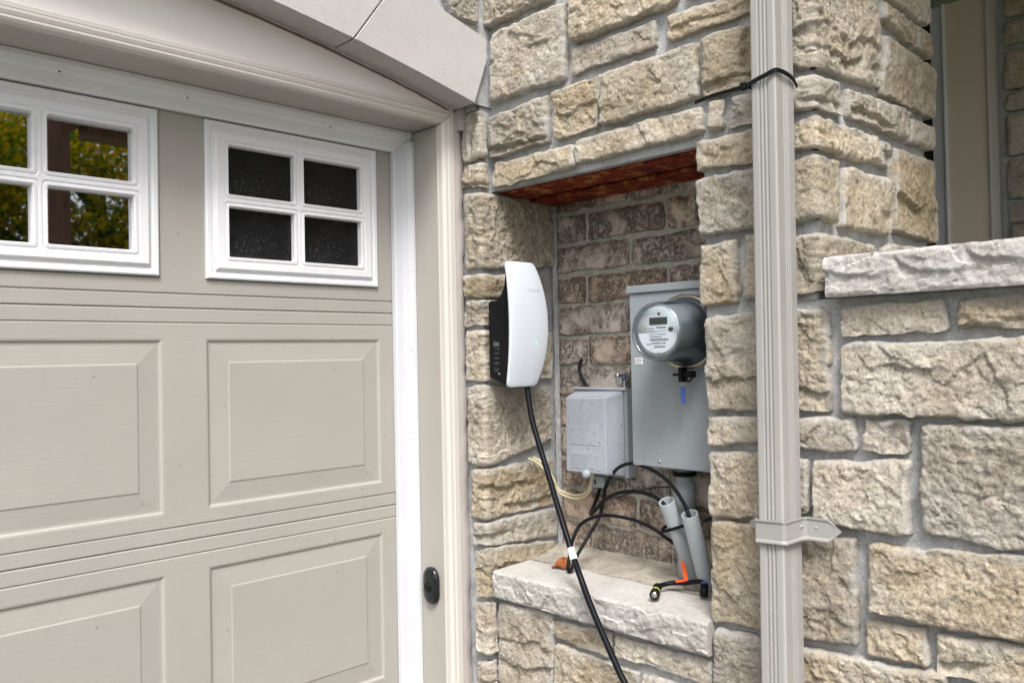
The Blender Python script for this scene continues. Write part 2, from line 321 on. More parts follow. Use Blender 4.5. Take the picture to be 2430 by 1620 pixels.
# stone outlines measured on the wall planes, in metres
ST = {
 'N': [[[0.0212,2.5432],[-0.2595,2.5204],[-0.2507,2.3809],[0.0113,2.3787]],[[-0.0158,2.3589],[-0.2853,2.3645],[-0.2774,2.168],[-0.0059,2.1703]],[[-0.2977,2.4163],[-0.6221,2.4134],[-0.6158,2.2552],[-0.2992,2.2497]],[[-0.2999,2.2377],[-0.5533,2.2328],[-0.5545,2.176],[-0.299,2.1726]],[[-0.5845,2.2293],[-0.829,2.2383],[-0.8274,2.1813],[-0.587,2.1768]],[[-0.6354,2.351],[-0.8319,2.3463],[-0.8294,2.2558],[-0.6384,2.256]],[[-0.3948,2.1544],[-0.6668,2.1559],[-0.6627,2.0298],[-0.3851,2.0271]],[[-0.2318,2.1463],[-0.3948,2.1527],[-0.3806,2.0274],[-0.2383,2.023]],[[-0.0076,2.1286],[-0.2184,2.1458],[-0.2149,2.0225],[-0.0004,2.0158]],[[-0.6724,2.1596],[-0.8269,2.1623],[-0.8249,2.0275],[-0.6771,2.0281]],[[-0.0137,2.0016],[-0.299,2.0021],[-0.3068,1.9429],[-0.0119,1.938]],[[-0.3039,2.0076],[-0.6684,2.0144],[-0.6721,1.9527],[-0.3116,1.9481]],[[-0.6889,2.0151],[-0.726,2.0158],[-0.7189,1.9567],[-0.6894,1.956]],[[-0.7431,2.0142],[-0.8246,2.0158],[-0.8227,1.9457],[-0.7414,1.9487]],[[-0.6544,1.939],[-0.8224,1.9369],[-0.8206,1.8697],[-0.6584,1.8717]],[[-0.6502,1.8538],[-0.8125,1.8612],[-0.8118,1.7316],[-0.6648,1.7257]],[[-0.658,1.71],[-0.7475,1.7102],[-0.7479,1.5799],[-0.6576,1.5778]],[[-0.6634,1.5546],[-0.8073,1.5635],[-0.8044,1.3541],[-0.6716,1.3532]],[[-0.6628,1.3402],[-0.8014,1.3454],[-0.7998,1.2867],[-0.6695,1.2777]],[[-0.6681,1.2649],[-0.8022,1.2722],[-0.8005,1.1371],[-0.6685,1.1253]],[[-0.6671,1.1134],[-0.8023,1.1339],[-0.7999,0.9065],[-0.6698,0.9051]],[[-0.6714,0.8874],[-0.7996,0.8962],[-0.8008,0.7344],[-0.671,0.7192]],[[-0.7644,1.7189],[-0.8115,1.7195],[-0.8107,1.5875],[-0.7607,1.5818]],[[-0.8289,1.5692],[-0.9414,1.5556],[-0.9437,1.3604],[-0.8232,1.3573]],[[-0.9659,1.5609],[-1.1521,1.5651],[-1.1599,1.507],[-0.9671,1.5027]],[[-1.1726,1.5647],[-1.3415,1.5651],[-1.3401,1.5109],[-1.1755,1.5094]],[[-0.963,1.4891],[-1.3581,1.4972],[-1.3544,1.3544],[-0.9631,1.355]],[[-0.8222,1.345],[-0.9914,1.3478],[-0.9924,1.2875],[-0.8205,1.2815]],[[-1.0033,1.3483],[-1.0865,1.3486],[-1.0845,1.2877],[-1.0017,1.2876]],[[-1.1025,1.3443],[-1.3543,1.3501],[-1.3487,1.1366],[-1.1039,1.1477]],[[-0.901,1.2647],[-1.0846,1.2743],[-1.0829,1.1384],[-0.9001,1.1467]],[[-0.8201,1.2643],[-0.8925,1.2652],[-0.8903,1.1616],[-0.8172,1.1597]],[[-0.8159,1.1084],[-0.9838,1.122],[-0.9827,0.9236],[-0.8103,0.9024]],[[-1.0038,1.1172],[-1.3487,1.1344],[-1.3449,0.9893],[-1.0049,0.9872]],[[-0.9949,0.976],[-1.1068,0.9772],[-1.1074,0.9119],[-1.0008,0.9068]],[[-1.1197,0.9757],[-1.3449,0.9901],[-1.343,0.9178],[-1.1237,0.9044]],[[-0.81,0.8912],[-1.1405,0.9057],[-1.1378,0.8039],[-0.8066,0.7642]],[[-1.1536,0.8963],[-1.3428,0.9069],[-1.3405,0.8224],[-1.1511,0.8032]],[[-0.0039,0.8171],[-0.2051,0.8221],[-0.1967,0.6116],[0.0067,0.595]],[[-0.2074,0.8094],[-0.3881,0.8146],[-0.3832,0.7565],[-0.2046,0.7621]],[[-0.3977,0.8101],[-0.6589,0.814],[-0.6629,0.7636],[-0.3965,0.764]],[[-0.2042,0.749],[-0.4622,0.7382],[-0.46,0.657],[-0.2006,0.6191]],[[-0.4703,0.7395],[-0.6462,0.7419],[-0.6441,0.6626],[-0.4679,0.6543]]],
 'J': [[[0.3777,2.3556],[0.6377,2.4],[0.6136,2.2701],[0.3848,2.2706]],[[0.3445,2.2579],[0.5456,2.2587],[0.528,2.2001],[0.3385,2.2159]],[[0.5518,2.2594],[0.6243,2.2588],[0.6296,2.1945],[0.5472,2.198]],[[0.3425,2.1818],[0.6591,2.173],[0.6388,2.0471],[0.3248,2.043]],[[0.1514,2.0217],[0.4877,2.038],[0.4592,1.9646],[0.1512,1.9604]],[[0.4891,2.0249],[0.6397,2.0247],[0.6301,1.9683],[0.4764,1.963]],[[0.3106,1.9398],[0.3673,1.9382],[0.3604,1.884],[0.3068,1.883]],[[0.3868,1.9384],[0.6435,1.9398],[0.6471,1.7361],[0.3764,1.7416]],[[0.1179,1.8559],[0.3846,1.8596],[0.3498,1.7295],[0.1049,1.7289]],[[0.3213,1.7133],[0.6067,1.7168],[0.5985,1.6102],[0.3116,1.6161]]],
 'CJ': [[[-0.8844,2.3013],[-0.9334,2.3017],[0.3246,2.3515],[0.3204,2.0547],[-0.9262,2.0329],[-0.8772,2.0351]],[[-0.8768,2.0201],[-0.9285,2.0201],[0.1238,2.026],[0.1198,1.96],[-0.9343,1.9498],[-0.875,1.9533]],[[-0.8745,1.9319],[-0.9355,1.9385],[0.3029,1.9469],[0.2934,1.8806],[-0.936,1.8708],[-0.873,1.8775]],[[-0.8726,1.8606],[-0.935,1.8636],[0.099,1.8632],[0.0805,1.7281],[-0.9316,1.7361],[-0.869,1.7292]],[[-0.8684,1.7067],[-0.9309,1.7101],[0.2565,1.7032],[0.2645,1.5977],[-0.9316,1.595],[-0.8651,1.5846]]],
 'CL': [[[0.079,2.1435],[0.0079,2.1476],[-0.0102,2.1421],[-0.0174,2.0133],[0.0106,2.0127],[0.0695,2.013]],[[0.071,2.0013],[0.0154,2.0057],[-0.0107,2.0037],[-0.0114,1.9369],[0.0173,1.9396],[0.0739,1.9445]],[[0.0694,1.9286],[0.0029,1.9216],[0.2526,1.9299],[0.2488,1.7368],[0.0075,1.7149],[0.0648,1.7132]],[[0.0806,1.7021],[0.0176,1.7026],[0.2077,1.7053],[0.1991,1.6449],[0.0194,1.6366],[0.0709,1.6403]],[[0.0711,1.6332],[0.0195,1.6336],[0.2055,1.6311],[0.1967,1.5654],[0.0215,1.5627],[0.0744,1.5635]],[[0.0708,1.5487],[0.0187,1.5482],[0.2339,1.5446],[0.2299,1.4103],[0.0226,1.4114],[0.0733,1.4137]],[[0.0711,1.399],[0.0228,1.4027],[0.2185,1.377],[0.221,1.2325],[0.029,1.184],[0.0706,1.1807]],[[0.0584,1.1704],[0.0109,1.1777],[0.2271,1.1794],[0.2262,1.0488],[0.0148,1.0412],[0.0601,1.0361]],[[0.0566,1.0282],[0.0078,1.0343],[0.2382,1.0345],[0.2381,0.9544],[0.0097,0.9693],[0.0547,0.9657]],[[0.0536,0.9521],[0.0013,0.9648],[0.2261,0.9433],[0.2224,0.8242],[-0.0078,0.8347],[0.0501,0.8188]],[[0.0592,0.8058],[0.0068,0.8184],[-0.006,0.807],[-0.0094,0.6841],[0.0073,0.6779],[0.0505,0.6744]],[[0.0533,0.6523],[0.0077,0.6619],[-0.0099,0.6625],[-0.0133,0.5378],[0.0113,0.5337],[0.0568,0.5306]]],
 'G': [[[-0.1905,2.4473],[-0.0414,2.4919],[-0.0444,2.3728],[-0.1339,2.3767]]]}
# ------------------------------------------------------------------ stone builder
def make_mesh(name, X, Y, Z, smear=None, smooth=True):
    ny, nx = X.shape
    co = np.stack([X, Y, Z], -1).reshape(-1, 3); c = co.mean(0); co = co-c
    i = np.arange(ny*nx).reshape(ny, nx)
    f = np.stack([i[:-1, :-1], i[1:, :-1], i[1:, 1:], i[:-1, 1:]], -1).reshape(-1, 4)
    me = bpy.data.meshes.new(name); me.vertices.add(len(co)); me.vertices.foreach_set('co', co.ravel())
    me.loops.add(f.size); me.loops.foreach_set('vertex_index', f.ravel())
    me.polygons.add(len(f)); me.polygons.foreach_set('loop_start', np.arange(0, f.size, 4)); me.polygons.foreach_set('loop_total', np.full(len(f), 4))
    me.update(calc_edges=True)
    if smooth: me.polygons.foreach_set('use_smooth', np.ones(len(f), bool))
    if smear is not None:
        at = me.attributes.new('smear', 'FLOAT', 'POINT'); at.data.foreach_set('value', smear.ravel().astype(np.float32))
    return me, c
SEED = [0]
_hx = RNG.random((256, 5))
def chips(u, v, sd):
    """split-stone flakes: every cell is its own tilted plane, so the cell borders are little cliffs"""
    u = u+sd*13.7; v = v+sd*7.9; iu = np.floor(u).astype(int); iv = np.floor(v).astype(int)
    best = np.full(u.shape, 9.0); val = np.zeros(u.shape)
    for du in (-1, 0, 1):
        for dv in (-1, 0, 1):
            k = _perm[(_perm[(iu+du) & 255]+(iv+dv)) & 255]; R = _hx[k]
            x = u-(iu+du+R[..., 0]); y = v-(iv+dv+R[..., 1]); dd = x*x+y*y
            m = dd < best; best = np.where(m, dd, best)
            val = np.where(m, (R[..., 2]-.5)*1.3+(R[..., 3]-.5)*1.5*x+(R[..., 4]-.35)*1.5*y, val)
    return val
def rock(name, mat, parent, fa, fz, W, H, place, res=.0032, hE=.012, hF=.022, k=None, rough=1.0, skirt=.03, jit=.0045, ledge=None):
    SEED[0] += 1; sd = SEED[0]*3.17; rg = np.random.default_rng(SEED[0])
    nx = max(6, int(W/res)); ny = max(5, int(H/res))
    s1 = np.concatenate([[-1], np.linspace(-1, 1, nx), [1]]); t1 = np.concatenate([[-1], np.linspace(-1, 1, ny), [1]])
    S, T = np.meshgrid(s1, t1)
    k = k or rg.uniform(14, 34)
    m = np.maximum(np.abs(S), np.abs(T)); n = (np.abs(S)**k+np.abs(T)**k)**(1/k); f = np.where(n > 0, m/np.maximum(n, 1e-9), 1)
    s = (S*f+1)/2; t = (T*f+1)/2
    a = fa(s, t); z = fz(s, t, a)
    d = np.minimum((1-np.abs(S))*W/2, (1-np.abs(T))*H/2)
    ed = np.exp(-d/.02)
    ja = (fbm(a*20, z*20, sd, 3)+.8*chips(a*26, z*26, sd+1)*.6)*jit*ed; jz = (fbm(a*20+9, z*20, sd+5, 3)+.8*chips(a*26, z*26, sd+2)*.6)*jit*ed
    top = (T < 0)
    we = np.where(top, .0055, .0034)*(1+.9*np.clip(fbm(a*18, z*18, sd+2, 2), -.6, 2))
    h0 = np.where(top, hE*.75, hE*1.25)
    h = h0+(hF-h0)*(1-np.exp(-d/np.maximum(we, .0018)*1.6))
    inner = 1-np.exp(-d/.006)
    u0 = s-.5; v0 = t-.5
    h = h+(rg.normal(0, .0035)*u0*2+rg.normal(.001, .003)*v0*2+fbm(a*6, z*6, sd+14, 2)*.0032)*inner*rough
    wa = a+fbm(a*30, z*30, sd+8, 3)*.006; wz = z+fbm(a*30, z*30, sd+11, 3)*.006
    gr = rg.uniform(.55, 1.25); ca, sa = math.cos(sd), math.sin(sd); ra = wa*ca+wz*sa; rz = -wa*sa+wz*ca
    h = h+(chips(ra*10, rz*13, sd)*.0036+chips(ra*27, rz*36, sd+3)*.0024)*inner*rough
    h = h+(chips(wa*66+wz*22, wz*88, sd+6)*.0021+chips(wa*130, wz*150+wa*30, sd+7)*.0012)*gr*rough*(.3+.7*inner)
    nl = (rg.integers(0, 3) if H > .09 else rg.integers(0, 2)) if ledge is None else ledge
    for q in range(nl):
        vert = rg.random() < .25; p = s if vert else t; al = z if vert else a
        tt = rg.uniform(.35, .85)+(fbm(al*10+q*30, sd+1, sd+17+q, 4)*.14+.05*chips(al*22, 0*al+q, sd+q))*min(1, .12/max(.05, (W if vert else H)))
        gate = np.clip(fbm(a*7, z*7, sd+21+q, 2)*1.6+.6, 0, 1); x = (p-tt)*(W if vert else H)
        h = h-sstep(-.0015, .0045, x)*np.exp(-np.clip(x, 0, 9)/.045)*rg.uniform(.008, .017)*gate*inner*rough
    h = h+fbm(a*55, z*55, sd+25, 4, 2.0, .66)*.0019*gr*rough*(.35+.65*inner)
    p = fbm(a*120, z*120, sd+30, 2); h = h-np.clip(p-.35, 0, 1)*.0035*rough*inner
    h = np.maximum(h, .001)
    border = (np.arange(ny+2) == 0)[:, None] | (np.arange(ny+2) == ny+1)[:, None] | (np.arange(nx+2) == 0)[None, :] | (np.arange(nx+2) == nx+1)[None, :]
    h = np.where(border, -skirt, h)
    sm = np.exp(-d/.010)*np.where(top, 1.0, np.where((1-np.abs(S))*W < (1-np.abs(T))*H, .9, .35))
    X, Y, Z = place(a+ja, z+jz, h)
    me, c = make_mesh(name, *np.broadcast_arrays(X, Y, Z), smear=sm); me.set_sharp_from_angle(angle=math.radians(58))
    return link(name, me, mat, parent, c)
def quad_fns(q):
    (a0, z0), (a1, z1), (a2, z2), (a3, z3) = q
    fa = lambda s, t: (1-t)*((1-s)*a0+s*a1)+t*((1-s)*a3+s*a2)
    fz = lambda s, t, a: (1-t)*((1-s)*z0+s*z1)+t*((1-s)*z3+s*z2)
    return fa, fz, max(abs(a1-a0), abs(a2-a3)), max(abs(z0-z3), abs(z1-z2))
def quad_stone(q, place, parent, name='stone', mat=None, **kw):
    fa, fz, W, H = quad_fns(q); return rock(name, mat or M_STONE, parent, fa, fz, W, H, place, **kw)
def corner_stone(c, xc, yc, parent, name='stone', mat=None, **kw):
    """c: [A-top, corner-top, B-top, B-bottom, corner-bottom, A-bottom]; A lies on x = xc (given as y, z), B on y = yc (given as x, z)"""
    At, Ct, Bt, Bb, Cb, Ab = c
    aLt, aLb = -(At[0]-yc), -(Ab[0]-yc); aRt, aRb = Bt[0]-xc, Bb[0]-xc
    fa = lambda s, t: (1-s)*((1-t)*aLt+t*aLb)+s*((1-t)*aRt+t*aRb)
    def pw(a, l, zl, zc_, r, zr): return np.where(a < 0, zc_+(zl-zc_)*np.clip(a/l, 0, 1.3), zc_+(zr-zc_)*np.clip(a/r, 0, 1.3))
    fz = lambda s, t, a: (1-t)*pw(a, aLt, At[1], Ct[1], aRt, Bt[1])+t*pw(a, aLb, Ab[1], Cb[1], aRb, Bb[1])
    def place(a, z, h):
        w = sstep(-.010, .010, a); nx = -(1-w); ny = -w; mm = np.maximum(np.maximum(np.abs(nx), np.abs(ny)), .62)
        return xc+np.maximum(a, 0)+nx/mm*h, yc+np.maximum(-a, 0)+ny/mm*h, z
    return rock(name, mat or M_STONE, parent, fa, fz, abs(aLt)+abs(aRt), abs(Ct[1]-Cb[1]), place, **kw)
placeN = lambda a, z, h: (.010-h+0*a, a, z)
placeY = lambda y0: (lambda a, z, h: (a, y0-h, z))
placeX = lambda x0: (lambda a, z, h: (x0-h+0*a, a, z))
def sheet(name, mat, parent, place, a0, a1, z0, z1, lvl=-.004, amp=.003, res=.012):
    nx = max(2, int(abs(a1-a0)/res)); ny = max(2, int((z1-z0)/res))
    A, Z = np.meshgrid(np.linspace(a0, a1, nx), np.linspace(z0, z1, ny))
    h = lvl+amp*fbm(A*16, Z*16, 3.3+a0, 4); X, Y, Zz = place(A, Z, h)
    me, c = make_mesh(name, *np.broadcast_arrays(X, Y, Zz)); return link(name, me, mat, parent, c)
def ashlar(a0, a1, z0, z1, place, parent, rg, res=.012, dirn=-1):
    """random squared rubble filling a rectangle (outside the photograph's frame)"""
    z = z1
    while z > z0+.03:
        hh = min(rg.choice([.07, .125, .19]), z-z0); a = a0
        if z-hh-z0 < .05: hh = z-z0
        while (a1-a)*dirn > .04:
            w = min(rg.uniform(1.2, 2.4)*max(hh, .09), abs(a1-a))
            if abs(a1-a)-w < .08: w = abs(a1-a)
            b = a+dirn*w; g = .008*dirn
            quad_stone([(a+g, z-.008), (b-g, z-.008), (b-g, z-hh+.008), (a+g, z-hh+.008)], place, parent, res=res)
            a = b
        z -= hh
# ------------------------------------------------------------------ ground
def plane(name, mat, x0, x1, y0, y1, z, label=None):
    bm = bmesh.new(); vs = [bm.verts.new(p) for p in ((x0, y0, z), (x1, y0, z), (x1, y1, z), (x0, y1, z))]; bm.faces.new(vs)
    return tag(from_bm(name, bm, mat), kind='structure')
def mat_ground(name, a, b, sc_):
    t = NT(name); v = t.coord(rnd=False); col = t.ramp(t.noise(v, sc_, 8, .65), [(.3, a), (.7, b)])
    t.bsdf(col, .9, spec=.2, normal=t.bump(t.noise(v, 80, 5), .5, .005)); return t.m
plane('ground', mat_ground('lawn_grass', (.05, .075, .02), (.10, .12, .04), 2.0), -150, 150, -250, 60, -.02)
plane('driveway', mat_ground('driveway_asphalt', (.09, .09, .09), (.15, .15, .145), 5.0), -4.6, -.02, -14, .6, 0)
# ------------------------------------------------------------------ stone wall round the niche
W_MAIN = thing('stone_wall', 'buff split-faced stone wall with the utility niche, running out past the downspout to the right', 'wall', (0, -.5, 0))
RG = np.random.default_rng(21)
for i, q in enumerate(ST['N']):
    kw = dict(skirt=.09) if 14 <= i <= 21 else {}
    big = (q[0][1]-q[3][1]) > .1
    quad_stone(q, placeN, W_MAIN, hF=float(RG.uniform(.018, .026)) if big else float(RG.uniform(.014, .020)), **kw)
for q in ST['J']: quad_stone(q, placeY(-.915), W_MAIN, hF=.020)
for c in ST['CJ']: corner_stone(c, .013, -.914, W_MAIN, hF=.017, hE=.011)
for i, c in enumerate(ST['CL']): corner_stone(c, -.030, .010, W_MAIN, hF=.015, hE=.009)
for q in ST['G']: quad_stone(q, placeY(.008), W_MAIN)
# same masonry just outside the frame
ashlar(-.004, -.66, 0, .585, placeN, W_MAIN, RG); ashlar(-.675, -1.345, 0, .70, placeN, W_MAIN, RG); ashlar(-1.358, -3.1, 0, 1.56, placeN, W_MAIN, RG, .016)
ashlar(-.004, -.915, 2.56, 2.9, placeN, W_MAIN, RG, .016); ashlar(-.63, -.915, 2.37, 2.55, placeN, W_MAIN, RG, .016); ashlar(-.31, -.62, 2.43, 2.55, placeN, W_MAIN, RG, .016)
ashlar(.01, .64, 2.42, 2.9, placeY(-.915), W_MAIN, RG, .016, 1)
for z0, z1 in ((.01, .15), (.165, .34), (.355, .515)):
    corner_stone([(.055, z1), (.005, z1), (-.012, z1), (-.012, z0), (.005, z0), (.055, z0)], -.030, .010, W_MAIN, res=.01)
for nm, pl, a0, a1, z0, z1 in (('mortar', placeN, .03, -.9165, 1.93, 2.9), ('mortar', placeN, -.664, -.9165, 0, 1.93), ('mortar', placeN, .03, -.664, 0, .835), ('mortar', placeN, -.91, -3.1, 0, 1.577),
                               ('mortar', placeY(-.915), .010, .61, 1.577, 2.9), ('mortar', placeY(.010), -.0295, .262, 0, 2.16), ('mortar', placeX(-.030), .0095, .10, 0, 2.16), ('mortar', placeY(.004), -.058, .03, 2.16, 2.9), ('mortar', placeY(.004), -.20, -.058, 2.33, 2.9)):
    sheet(nm, M_MORT, W_MAIN, pl, a0, a1, z0, z1, lvl=-.0015, res=.010)
box('mortar', M_MORT, W_MAIN, .010, .036, -.664, -.002, 1.9305, 1.96)                        # pointing under the lintel course
box('mortar', M_MORT, W_MAIN, -.040, -.002, .022, .059, 2.150, 2.20); box('mortar', M_CAULK, W_MAIN, -.058, -.020, .060, .099, 2.10, 2.30)
box('mortar', M_MORT, W_MAIN, .0100, .03, -.9150, -.89, 1.577, 2.9, .002); box('core', M_MORT, W_MAIN, .022, .60, -.902, -.674, 0, 2.9); box('core', M_MORT, W_MAIN, .022, .30, -3.1, -.9025, 0, 1.575); box('core', M_MORT, W_MAIN, .022, .2625, -.6725, .02, 1.964, 2.9)
box('core', M_MORT, W_MAIN, .022, .2615, -.664, .008, 0, .828); box('core', M_MORT, W_MAIN, .264, .62, -.6735, .30, 0, 2.9)
# ------------------------------------------------------------------ limestone arch over the garage door
M_CAST = mat_lime('cast_limestone', (.46, .44, .435), (.50, .485, .48), .28)
ARCH = thing('stone_arch', 'smooth grey limestone arch of cut blocks over the garage door', 'arch', (-1.37, 0, 2.2))
def arch_block(pts, name='arch_stone'):
    bm = bmesh.new(); prism(bm, pts, lambda p: Vector((p[0], -.012, p[1])), lambda p: Vector((p[0], .079, p[1])))
    es = [e for e in bm.edges if abs(e.verts[0].co.y-e.verts[1].co.y) < 1e-5 and e.verts[0].co.y < 0]
    bmesh.ops.bevel(bm, geom=es, offset=.0012, segments=1, affect='EDGES', clamp_overlap=True)
    return from_bm(name, bm, M_CAST, ARCH)
zl = lambda x: 2.312-.0915*(x+1.37)**2
def low(x0, x1, n=6): return [(x0+(x1-x0)*i/n, zl(x0+(x1-x0)*i/n)) for i in range(n+1)]
arch_block(low(-.445, -.066)+[(-.018, 2.284), (-.020, 2.340), (-.226, 2.392), (-.315, 2.412)])
arch_block(low(-.93, -.4495)+[(-.3195, 2.413), (-.86, 2.492)])
arch_block(low(-1.40, -.9345)+[(-.8645, 2.4925), (-1.40, 2.52)])
arch_block(low(-1.87, -1.4045)+[(-1.4045, 2.52), (-1.94, 2.49)])
arch_block(low(-2.68, -1.8745)+[(-1.9445, 2.489), (-2.75, 2.33)])
for jt in ([(-.449, 2.236), (-.4455, 2.236), (-.3155, 2.412), (-.319, 2.413)], [(-.9343, 2.297), (-.9303, 2.297), (-.8603, 2.492), (-.8643, 2.492)]):
    bm = bmesh.new(); prism(bm, jt, lambda p: Vector((p[0], -.008, p[1])), lambda p: Vector((p[0], .078, p[1]))); from_bm('joint', bm, M_MORT, ARCH)
W_LEFT = thing('stone_wall', 'buff split-faced stone wall over the arch and left of the garage door', 'wall', (-2.7, 0, 1.5))
ashlar(-4.6, -2.72, 0, 2.9, placeY(.008), W_LEFT, RG, .03, 1); ashlar(-2.72, -.03, 2.535, 2.9, placeY(.008), W_LEFT, RG, .02, 1)
box('core', M_MORT, W_LEFT, -4.6, -2.70, .0105, .32, 0, 2.9); box('core', M_MORT, W_LEFT, -2.6995, -.205, .0105, .32, 2.475, 2.9)
# ------------------------------------------------------------------ garage door frame
FR = thing('garage_door_frame', 'beige metal garage door frame with white weatherstrip, mitred casing and pale panel above', 'door frame', (-1.37, .1, 0))
XR, XL, ZT = -.109, -2.641, 2.112
PROF = [(0, .097), (.0025, .097), (.0025, .081), (.006, .077), (.013, .074), (.0195, .074), (.0205, .0765), (.0215, .074), (.030, .0715), (.0375, .0715), (.0385, .074), (.0395, .072), (.051, .072), (.053, .074), (.053, .1), (0, .1)]; PROF = [(w*.75, y) for w, y in PROF]
bm = bmesh.new(); prism(bm, PROF, lambda p: Vector((XR+p[0], p[1], -.01)), lambda p: Vector((XR+p[0], p[1], ZT+p[0]-.0006))); from_bm('casing', bm, M_CASE, FR)
bm = bmesh.new(); prism(bm, PROF, lambda p: Vector((XR+p[0]-.0016, p[1], ZT+p[0])), lambda p: Vector((XL-p[0], p[1], ZT+p[0]))); from_bm('casing', bm, M_CASE, FR)
bm = bmesh.new(); prism(bm, PROF, lambda p: Vector((XL-p[0], p[1], -.01)), lambda p: Vector((XL-p[0], p[1], ZT+p[0]-.0006))); from_bm('casing', bm, M_CASE, FR)
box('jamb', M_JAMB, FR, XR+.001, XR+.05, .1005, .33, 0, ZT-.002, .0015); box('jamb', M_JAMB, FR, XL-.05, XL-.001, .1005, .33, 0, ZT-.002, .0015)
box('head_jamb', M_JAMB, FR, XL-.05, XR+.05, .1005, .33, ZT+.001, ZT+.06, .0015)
box('spandrel_panel', M_SPAN, FR, -2.7, -.0655, .0765, .098, ZT+.0405, 2.47)
WS = [(-.162, .241), (-.161, .229), (-.157, .226), (-.137, .222), (-.133, .216), (-.128, .207), (-.117, .200), (-.1095, .199), (-.1095, .241)]
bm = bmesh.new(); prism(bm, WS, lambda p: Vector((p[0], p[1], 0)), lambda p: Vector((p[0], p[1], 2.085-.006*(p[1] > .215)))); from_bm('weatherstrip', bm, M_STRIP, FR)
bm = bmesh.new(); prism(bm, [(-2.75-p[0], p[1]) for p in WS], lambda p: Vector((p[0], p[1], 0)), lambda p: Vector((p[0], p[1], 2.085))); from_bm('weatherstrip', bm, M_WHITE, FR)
WT = [(.241, 2.055), (.230, 2.055), (.226, 2.060), (.221, 2.082), (.214, 2.088), (.207, 2.102), (.2065, 2.1115), (.241, 2.1115)]
bm = bmesh.new(); prism(bm, WT, lambda p: Vector((XR-.001, p[0], p[1])), lambda p: Vector((XL+.001, p[0], p[1])))
from_bm('weatherstrip', bm, M_WHITE, FR)
for x, y, z in ((-1.02, .2165, 2.0855), (-.75, .2165, 2.0855), (-.37, .2165, 2.0855)):
    bm = bmesh.new(); bmesh.ops.create_icosphere(bm, subdivisions=2, radius=.0022); bmesh.ops.translate(bm, vec=(x, y, z), verts=bm.verts[:]); from_bm('nail', bm, M_INK, FR)
for z in (1.72, 1.9, 1.5, 1.25, .95):
    bm = bmesh.new(); bmesh.ops.create_icosphere(bm, subdivisions=2, radius=.0017); bmesh.ops.translate(bm, vec=(-.1225, .2045, z), verts=bm.verts[:]); from_bm('nail', bm, M_INK, FR)
def caulk(name, x0, x1, y0, z0, z1, axis='z', amp=.007, mat=M_CAULK, sgn=1):
    n = int((z1-z0)/.012); z = np.linspace(z0, z1, n); e = x1+amp*fbm(z*14, 1.3, 2.2, 4)
    i = x0+.35*amp*fbm(z*11, 5.3, 2.2, 3); u = np.linspace(0, 1, 6)[:, None]
    A = i[None]+(e-i)[None]*u; D = y0-.006*np.sin(np.pi*np.clip(u, .02, 1))*np.ones_like(A)+.0015*fbm(A*60, z[None]*40, 3, 2)
    return A, D, np.broadcast_to(z[None], A.shape)
A, D, Z = caulk('c', -.074, -.034, .080, 0, 2.150); me, c = make_mesh('caulk', A, D, Z); link('caulk', me, M_CAULK, FR, c)
A, D, Z = caulk('c', 0, .02, .080, -2.6, -.07, amp=.004)
me, c = make_mesh('caulk', Z[:, ::-1], D-.001, zl(Z[:, ::-1])+A*.5-.012); link('caulk', me, M_CAULKD, FR, c)
